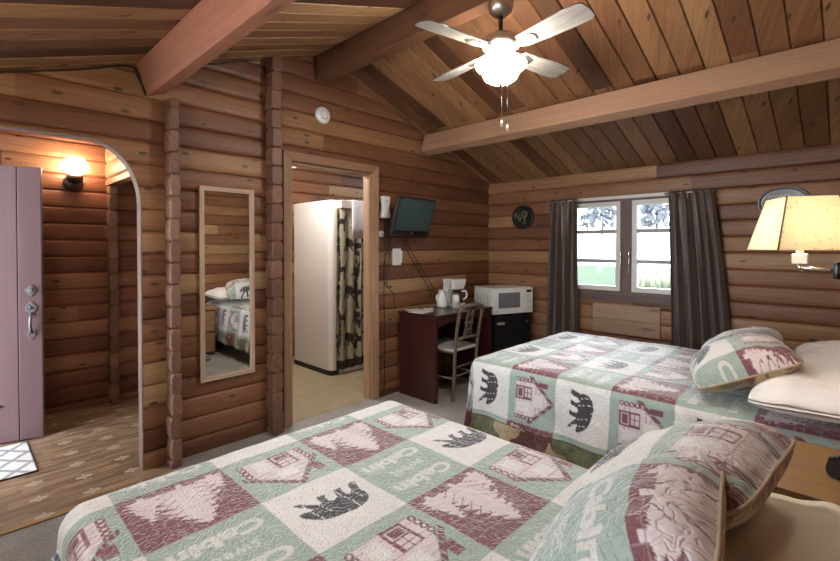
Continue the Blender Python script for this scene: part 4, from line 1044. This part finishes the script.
mb = MB(); mb.lathe([(0, .034), (.05, .034), (.062, .05), (.066, .09), (.055, .13), (.045, .145), (.043, .145), (.052, .128), (.062, .09), (.058, .052), (.048, .038), (0, .038)], 24, Matrix.Translation((0, -.045, 0))); cf = mb.build('carafe', 'carafe', cm)
mb = MB(); mb.lathe([(0, .165), (.03, .165), (.047, .155), (.047, .143), (0, .143)], 20, Matrix.Translation((0, -.045, 0))); mb.build('lid', 'black', cf)
mb = MB(); mb.lathe([(0, .042), (.05, .042), (.058, .06), (.058, .066), (0, .066)], 20, Matrix.Translation((0, -.045, 0))); mb.build('coffee', 'black', cf)
mb = MB(); mb.tube(rng_path([(.045, -.055, .145), (.085, -.07, .15), (.105, -.075, .125), (.10, -.075, .085), (.066, -.06, .06)]), .010, 8); tag(mb.build('handle', 'white', cf), 'white handle')
jg = thing('thermos_jug', 'taller white plastic jug left of the coffee maker', 'jug', (3.42, 2.985, DZ))
mb = MB(); mb.lathe([(0, 0), (.050, 0), (.055, .02), (.052, .09), (.036, .145), (.038, .15), (.0, .15)], 24); mb.build('body', 'white', jg)
mb = MB(); mb.lathe([(0, .175), (.034, .172), (.036, .152), (0, .151)], 24); mb.build('lid', 'cream_plastic', jg)
mb = MB(); mb.tube(rng_path([(-.045, 0, .13), (-.075, 0, .12), (-.08, 0, .08), (-.052, 0, .04)]), .008, 8); mb.build('handle', 'white', jg)
cp = thing('stacked_cups', 'shorter white stack of cups in front of the coffee maker', 'cups', (3.49, 2.86, DZ))
mb = MB()
for i in range(4): mb.lathe([(0, .0 + .014 * i), (.040, .0 + .014 * i), (.034, .085 + .014 * i), (.0, .085 + .014 * i)], 24)
mb.build('cup', 'white', cp)
ad = thing('remote_control', 'small black remote control lying on the desk behind the papers', 'remote control', (3.28, 3.00, DZ), math.radians(15))
mb = MB(); mb.prism(rrect(-.085, -.022, .085, .022, .01), 0, .018); mb.build('casing', 'black', ad, bevel=.004)
mb = MB()
for i in range(6):
    for j in range(2): mb.box((-.07 + .022 * i, -.013 + .015 * j, .0185), (-.058 + .022 * i, -.004 + .015 * j, .0205))
mb.build('keypad', 'grey', ad)
pp = thing('tray', 'dark tray with condiment packets beside the coffee maker', 'tray', (3.71, 2.80, DZ), math.radians(-8))
mb = MB(); mb.prism(rrect(-.08, -.06, .08, .06, .015), 0, .006); mb.build('base', 'black', pp)
mb = MB(); mb.tube([(x, y, .010) for x, y in rrect(-.08, -.06, .08, .06, .015)] + [(.065, -.06, .010)], .005, 6); mb.build('rim', 'black', pp)
for i in range(5):
    a = tag(None, None) if False else None
    mb = MB(); mb.box((-.022, -.014, 0), (.022, .014, .006), mat=Matrix.Translation((3.66 + .024 * i, 2.80 + .018 * math.sin(i * 2.1), DZ + .0075 + .0005 * i)) @ Matrix.Rotation(i * 1.1, 4, 'Z'))
    tag(mb.build('sachet', 'paper'), 'small white sachet in the dark tray beside the coffee maker', 'sachet', 'sachets in the desk tray')
for i, (x, y, w, h, a, lab) in enumerate(((3.035, 2.90, .21, .16, 8, 'white leaflet flat on the desk at its door end, nearest the front edge'), (3.05, 3.02, .15, .10, -14, 'white leaflet on the desk, back against the wall beside the other papers'),
                                    (3.17, 2.935, .14, .10, 24, 'white folded leaflet on the desk between the other leaflets and the remote'))):
    mb = MB(); t0 = .002 + .0045 * i
    for k in range(2): mb.box((-w / 2, -h / 2, t0 + k * .002), (w / 2, h / 2, t0 + .0016 + k * .002), mat=Matrix.Translation((x, y, DZ - .001)) @ Matrix.Rotation(math.radians(a + 3 * k), 4, 'Z'))
    o = mb.build('leaflet', 'paper'); tag(o, lab, 'leaflet')

# ------------------------------------------------------------------ ceiling fan
FX, FY = 2.112, 1.414
fan = thing('ceiling_fan', 'four blade ceiling fan with whitewashed blades and a lit opal bowl', 'ceiling fan', (FX, FY, 0), 0)
mb = MB(); mb.lathe([(0, 2.742), (.068, 2.742), (.070, 2.72), (.060, 2.69), (.035, 2.668), (.014, 2.664), (0, 2.664)], 28); mb.build('canopy', 'nickel', fan)
mb = MB(); mb.tube([(0, 0, 2.68), (0, 0, 2.56)], .012, 12); mb.build('downrod', 'bronze', fan)
mb = MB(); mb.lathe([(0, 2.568), (.03, 2.566), (.075, 2.556), (.098, 2.540), (.104, 2.512), (.100, 2.492), (.07, 2.484), (0, 2.482)], 32); mb.build('motor_housing', 'nickel', fan)
mb = MB(); mb.lathe([(0, 2.486), (.052, 2.484), (.056, 2.450), (.07, 2.440), (.07, 2.430), (0, 2.430)], 28); mb.build('light_kit', 'nickel', fan)
mb = MB(); mb.lathe([(.085, 2.430), (.118, 2.426), (.136, 2.414), (.140, 2.400), (.132, 2.384), (.112, 2.372), (.102, 2.362), (.098, 2.345), (.086, 2.324), (.058, 2.306), (.03, 2.299), (0, 2.297)], 32); mb.build('glass_bowl', 'fan_glass', fan)
mb = MB(); mb.lathe([(0, 2.300), (.010, 2.298), (.012, 2.290), (0, 2.284)], 12); mb.build('finial', 'bronze', fan)
for k in range(4):
    A = Matrix.Rotation(math.radians(-100 + 90 * k), 4, 'Z') @ Matrix.Translation((0, 0, 2.478)) @ Matrix.Rotation(math.radians(-12), 4, 'X')
    pts = [(.15, -.05), (.30, -.062), (.43, -.068), (.525, -.066), (.545, -.05), (.552, 0), (.545, .05), (.525, .066), (.43, .068), (.30, .062), (.15, .05), (.135, 0)]
    mb = MB(); mb.prism(pts, -.003, .003, mat=A); bl = mb.build('blade', 'blade', fan)
    mb = MB(); mb.tube([(x * 1.0, y * 1.0, 0) for x, y in pts[2:9]], .0036, 5, mat=A); mb.build('edge_band', 'blade_edge', bl)
    mb = MB(); mb.prism([(.06, -.018), (.13, -.02), (.17, -.042), (.23, -.03), (.245, 0), (.23, .03), (.17, .042), (.13, .02), (.06, .018)], -.010, -.004, mat=A); mb.build('blade_iron', 'nickel', bl)
for i, (dx, dy, zb) in enumerate(((-.03, .05, 2.045), (.012, -.035, 2.02))):
    R_ = Vector((.6934, -.7206, 0))
    off = R_ * (-.004 + .030 * i) + Vector((-.72, -.69, 0)) * .062
    mb = MB(); mb.tube([(off.x, off.y, 2.435), (off.x, off.y, zb + .03)], .0018, 5); pc = mb.build('pull_chain', 'chrome', fan)
    mb = MB(); mb.lathe([(0, 0), (.006, .002), (.008, .02), (.003, .035), (0, .036)], 10, Matrix.Translation((off.x, off.y, zb))); mb.build('pull_knob', 'cream_plastic', pc)

# ------------------------------------------------------------------ entry sconce and doormat
sc = thing('wall_sconce', 'lit round opal globe sconce on the entry log wall', 'sconce', (.715, YB - .012, 1.93))
mb = MB(); mb.lathe([(0, .03), (.055, .028), (.068, .015), (.07, 0), (0, 0)], 28, RA); mb.build('back_plate', 'bronze', sc)
mb = MB(); mb.lathe([(.0, .0), (.048, .0), (.058, .03), (.060, .055), (.0, .058)], 24, Matrix.Translation((0, -.085, .0))); mb.tube([(0, -.02, 0), (0, -.085, .01)], .014); mb.build('holder', 'bronze', sc)
mb = MB(); mb.lathe([(0, .208)] + [(.090 * math.cos(math.radians(a)), .134 + .074 * math.sin(math.radians(a))) for a in range(75, -76, -15)] + [(0, .058)], 28, Matrix.Translation((0, -.102, 0))); mb.build('globe', 'sconce_glass', sc)

added_sconce = sc.copy(); COL.objects.link(added_sconce); added_sconce.location = (X0 + .012, 1.55, 1.62); added_sconce.rotation_euler = (0, 0, PI / 2)  # added sconce out of view, brightens the left ceiling and beam
for c_ in list(sc.children):
    d_ = c_.copy(); COL.objects.link(d_); d_.parent = added_sconce
    if d_.name.startswith('globe'): d_.data = d_.data.copy(); d_.data.materials[0] = emit('added fill sconce glass', (1, .80, .56), 60)
tag(added_sconce, 'unseen globe sconce added on the left log wall to light the left ceiling')

n = 120
U, V_ = np.meshgrid(np.linspace(-.36, .358, n), np.linspace(3.622, 4.225, n), indexing='ij')
a1, a2 = (U / .17 + V_ / .20), (U / .17 - V_ / .20)
line = (np.abs(a1 - np.round(a1)) < .10) | (np.abs(a2 - np.round(a2)) < .10)
C = np.where(line[..., None], s2l((150, 150, 154)), s2l((222, 220, 216))) * (.88 + .2 * vnoise(U * 130, V_ * 130))[..., None]
edge = (U < -.35) | (U > .350) | (V_ < 3.630) | (V_ > 4.217); C[edge] = s2l((60, 56, 52))
Z = .012 + .003 * vnoise(U * 60, V_ * 60)
tag(grid_object('doormat', np.stack([U, V_, Z], -1), C, np.ones((n - 1, n - 1), bool), np.stack([U, V_], -1), 'rug', solid=.007), 'white doormat with a grey lattice on the entry floor by the open door', 'doormat')

# ------------------------------------------------------------------ bathroom
SX, SY, SZ = 2.80, 4.02, 1.895
sh = thing('shower_stall', 'white shower stall with rounded corner and black base strip', 'shower', (SX, SY, 0))
def strip(path, z0, z1, t=.012):
    v = []; f = []
    P = [Vector((x, y)) for x, y in path]
    for i, p in enumerate(P):
        d = (P[min(i + 1, len(P) - 1)] - P[max(i - 1, 0)]).normalized(); nn = Vector((-d.y, d.x)) * t
        v += [(p.x, p.y, z0), (p.x + nn.x, p.y + nn.y, z0), (p.x + nn.x, p.y + nn.y, z1), (p.x, p.y, z1)]
    for i in range(len(P) - 1):
        for e in range(4): f.append((i * 4 + e, i * 4 + (e + 1) % 4, i * 4 + 4 + (e + 1) % 4, i * 4 + 4 + e))
    f += [(0, 1, 2, 3), tuple(len(v) - 1 - k for k in range(4))]
    mb = MB(); mb.add(v, f, 2, .5, None, False); return mb
pathL = [(0, YB - SY - .02), (0, .06)] + arc(.06, .06, .06, 180, 270, 8)[1:] + [(.10, 0)]
strip(pathL, .055, SZ).build('side_panel', 'shower', sh, bevel=.004)
strip([(.72, 0), (.90, 0)], .055, SZ).build('front_jamb', 'shower', sh)
mb = MB(); mb.box((.10, -.055, SZ - .085), (.72, .03, SZ)); mb.build('header', 'cream_plastic', sh, bevel=.004)
strip([(x - .004, y - .002) if x < .05 else (x, y - .006) for x, y in pathL], .004, .056, .02).build('base_strip', 'black', sh)
mb = MB(); mb.box((.10, .0, .004), (.9, .05, .05)); mb.build('threshold', 'shower', sh, bevel=.004)
n, m_ = 160, 240
S, Zc = np.meshgrid(np.linspace(0, 1, n), np.linspace(.06, 1.80, m_), indexing='ij')
amp = .010 + .010 * (1 - Zc / 1.8)
xx = SX + .055 + S * .66 + .012 * np.sin(S * 44); yy = SY - .030 + amp * np.sin(S * 36 + .6 * np.sin(Zc * 3)) 
u_, v_ = S * 1.25, Zc
C = np.tile(s2l((166, 164, 142)), (n * m_, 1)); uf, vf = u_.ravel(), v_.ravel()
TM2 = text_mask([('HOME', .5, .70, .8, .03, .22), ('SWEET', .5, .36, .8, .03, .22)], 160)
row = np.floor((vf + .02) / .26).astype(int); co = np.floor(uf / .30 + (row % 2) * .5).astype(int)
lp = (uf / .30 + (row % 2) * .5) % 1; lq = ((vf + .02) / .26) % 1
kd = (row * 2 + co) % 4
DEER = [(.2, .05), (.26, .05), (.28, .35), (.55, .38), (.58, .05), (.64, .05), (.66, .42), (.72, .6), (.88, .66), (.86, .74), (.76, .76), (.82, .95), (.74, .94), (.68, .78), (.6, .6), (.24, .58), (.16, .4)]
TREE = [(.44, .05), (.56, .05), (.56, .2), (.85, .2), (.65, .42), (.76, .44), (.6, .66), (.68, .68), (.5, .95), (.32, .68), (.4, .66), (.24, .44), (.35, .42), (.15, .2), (.44, .2)]
dark = s2l((46, 42, 38)); green = s2l((74, 78, 58))
for k, poly, cc in ((0, DEER, dark), (1, TREE, green), (3, [(x * .9 + .05, .12 + y) for x, y in BEAR], dark)):
    mm = (kd == k) & pip(lp, lq, poly); C[mm] = cc
mt = (kd == 2) & TM2[np.clip((lq * 160).astype(int), 0, 159), np.clip((lp * 160).astype(int), 0, 159)]; C[mt] = dark
for ph in (.07, .52): C[(np.abs(uf - ph + .02 * np.sin(vf * 9)) < .035) & (vnoise(uf * 40, vf * 22) > .42)] = dark
C[(vf < .16) & (vf > .06)] = dark
shc = grid_object('shower_curtain', np.stack([xx, yy, Zc], -1), C.reshape(n, m_, 3), np.ones((n - 1, m_ - 1), bool), np.stack([u_, v_], -1), 'shower_cloth', solid=.002)
tag(shc, 'shower curtain printed with dark deer, bears and trees on beige', 'shower curtain')
mb = MB(); w = .22
prof = [(-.070, 1.485), (-.068, 1.6), (-.066, 1.89), (-.056, 1.904), (.02, 1.906), (.040, 1.898), (.046, 1.80), (.048, 1.62)]
v = []; f = []
for i in range(13):
    s = i / 12
    for y, z in prof: v.append((3.035 + w * s, SY + y - .003 * math.sin(s * 9) * (1.9 - z) * 4 - .004, z + .002 * math.sin(s * 11)))
k = len(prof)
for i in range(12):
    for j in range(k - 1): f.append((i * k + j, (i + 1) * k + j, (i + 1) * k + j + 1, i * k + j + 1))
mb.add(v, f, 2, .5, None, True); o = mb.build('towel', 'towel'); s_ = o.modifiers.new('thick', 'SOLIDIFY'); s_.thickness = .006
tag(o, 'white towel folded over the shower header', 'towel')
bl = thing('ceiling_light', 'lit round ceiling light in the bathroom, in front of the shower stall', 'ceiling light', (2.35, 3.85, 0))
mb = MB(); mb.lathe([(0, 2.438), (.13, 2.438), (.13, 2.42), (0, 2.42)], 28); mb.build('base', 'white', bl)
mb = MB(); mb.lathe([(.12, 2.42), (.115, 2.39), (.08, 2.36), (0, 2.345)], 28); mb.build('diffuser', 'bath_glass', bl)
wc = wire('white cord sagging across the bathroom logs above the shower', [(1.92, YB - .03, 1.88), (2.10, YB - .03, 2.00), (2.35, YB - .03, 2.09), (2.66, YB - .03, 2.22)], .006, mat='white')
vf_ = thing('vent_cover', 'white ragged edged vent cover high on the bathroom log wall', 'vent', (2.62, YB - .03, 2.27))
mb = MB(); mb.prism([(-.17, .10), (.20, .10), (.20, .045), (.06, .03), (-.02, -.03), (-.10, 0)], 0, .015, mat=RA); mb.build('cover', 'white', vf_, bevel=.004)

# ------------------------------------------------------------------ outside
mb = MB(); mb.box((X1 + .3, -60, -.9), (44, 90, -.5)); struct(mb.build('ground', 'ground'))
mb = MB(); mb.box((-40, -30, -.9), (X0 - .3, 40, -.12)); struct(mb.build('ground_front', 'snow'))
n = 40; v = []; f = []
for i in range(n + 1):
    y = -60 + 150 * i / n; b_ = 1.2 * math.sin(i * .7) + .6 * math.sin(i * 1.9)
    for x, z in ((42 + b_, -.52), (50 + b_, .6), (60, 2.6 + .3 * b_), (80, 5.0 + .3 * b_), (110, 6.0), (110, -.9), (42 + b_, -.9)): v.append((x, y, z))
for i in range(n):
    for k in range(7): f.append((i * 7 + k, i * 7 + (k + 1) % 7, i * 7 + 7 + (k + 1) % 7, i * 7 + 7 + k))
mb = MB(); mb.add(v, f, 0, .5, None, False); struct(mb.build('hill', 'snow'))
def bushy_tree(x, y, z, h, label, seed):
    R = random.Random(seed); t = thing('bushy_tree', label, 'tree', (x, y, z))
    mb = MB(); mb.tube([(0, 0, -.5), (.05 * h, 0, h * .6)], [.05 * h, .025 * h], 8); mb.build('trunk', 'bark', t)
    mb = MB()
    for k in range(60):
        cx, cy, cz, r = R.uniform(-.3, .3) * h, R.uniform(-.34, .34) * h, R.uniform(.25, .92) * h, R.uniform(.04, .095) * h
        v = []; f = []; nn = 12; mm = 8
        for a in range(nn):
            for b_ in range(mm + 1):
                th_ = PI * b_ / mm; ph_ = 2 * PI * a / nn
                q = r * (1 + .35 * mnoise.noise(Vector((a * 1.3 if a else 0, b_ * 1.7, k * 5.1 + seed)))) if 0 < b_ < mm else r
                v.append((cx + q * math.sin(th_) * math.cos(ph_), cy + q * math.sin(th_) * math.sin(ph_), cz + q * math.cos(th_)))
        for a in range(nn):
            for b_ in range(mm): f.append((a * (mm + 1) + b_, ((a + 1) % nn) * (mm + 1) + b_, ((a + 1) % nn) * (mm + 1) + b_ + 1, a * (mm + 1) + b_ + 1))
        mb.add(v, f, 2, .5)
    tag(mb.build('crown', 'foliage', t), kind='stuff')
for i, (x, y, h, lab) in enumerate(((66, 26.5, 4.4, 'dark bushy tree outside on the bank behind the left casement, right one'), (68, 29.6, 3.0, 'low bushy tree outside on the bank behind the left casement, left one'), (64, 18.6, 4.6, 'dark bushy tree outside on the bank behind the right casement'))):
    bushy_tree(x, y, 2.6 + (x - 60) * .12, h, lab, i + 3)
mb = MB(); R = random.Random(3)
for i in range(260):
    x, y = R.uniform(20, 24), R.uniform(4.6, 7.6); h = R.uniform(.4, 1.1); dx = R.uniform(-.1, .1)
    mb.tube([(x, y, -.5), (x + dx, y + R.uniform(-.1, .1), -.5 + h)], [.02, .008], 4)
tag(mb.build('reeds', 'reed'), 'pale dry reeds growing outside the right casement', 'reeds', kind='stuff')

# ------------------------------------------------------------------ light
w = bpy.data.worlds.new('overcast'); SC.world = w; w.use_nodes = True
bg = w.node_tree.nodes['Background']; bg.inputs[0].default_value = (.86, .93, 1.0, 1); bg.inputs[1].default_value = 5.0
def lamp_light(name, kind, loc, energy, col, size=.1):
    l = bpy.data.lights.new(name, kind); l.energy = energy; l.color = col
    if kind == 'POINT': l.shadow_soft_size = size
    o = bpy.data.objects.new(name, l); COL.objects.link(o); o.location = loc; return o

sl = bpy.data.lights.new('sun', 'SUN'); sl.energy = 5.5; sl.angle = math.radians(35); sl.color = (.90, .95, 1.0)
so = bpy.data.objects.new('sun', sl); COL.objects.link(so)
so.rotation_euler = Vector((-math.cos(math.radians(30)), -.10, -math.sin(math.radians(30)))).to_track_quat('-Z', 'Y').to_euler()

# ------------------------------------------------------------------ camera
cam = bpy.data.cameras.new('camera'); co = bpy.data.objects.new('camera', cam); COL.objects.link(co)
f_px = 450.; yaw = math.radians(43.9); pit = math.radians(.8)
cam.sensor_fit = 'HORIZONTAL'; cam.sensor_width = 36; cam.lens = 36 * f_px / 840
cyp = 246. + f_px * math.tan(pit)
cam.shift_y = (cyp - 280.5) / 840
cam.clip_start = .02; cam.clip_end = 300
co.location = (0, 0, 1.40)
co.rotation_euler = (PI / 2 - pit, 0, yaw - PI / 2)
SC.camera = co
vs = SC.view_settings
vs.view_transform = 'Standard'; vs.look = 'None'; vs.gamma = 1; vs.use_curve_mapping = False
vs.exposure = 0.95
SC.cycles.max_bounces = 10; SC.cycles.diffuse_bounces = 6; SC.cycles.transparent_max_bounces = 12
SC.cycles.sample_clamp_indirect = 6
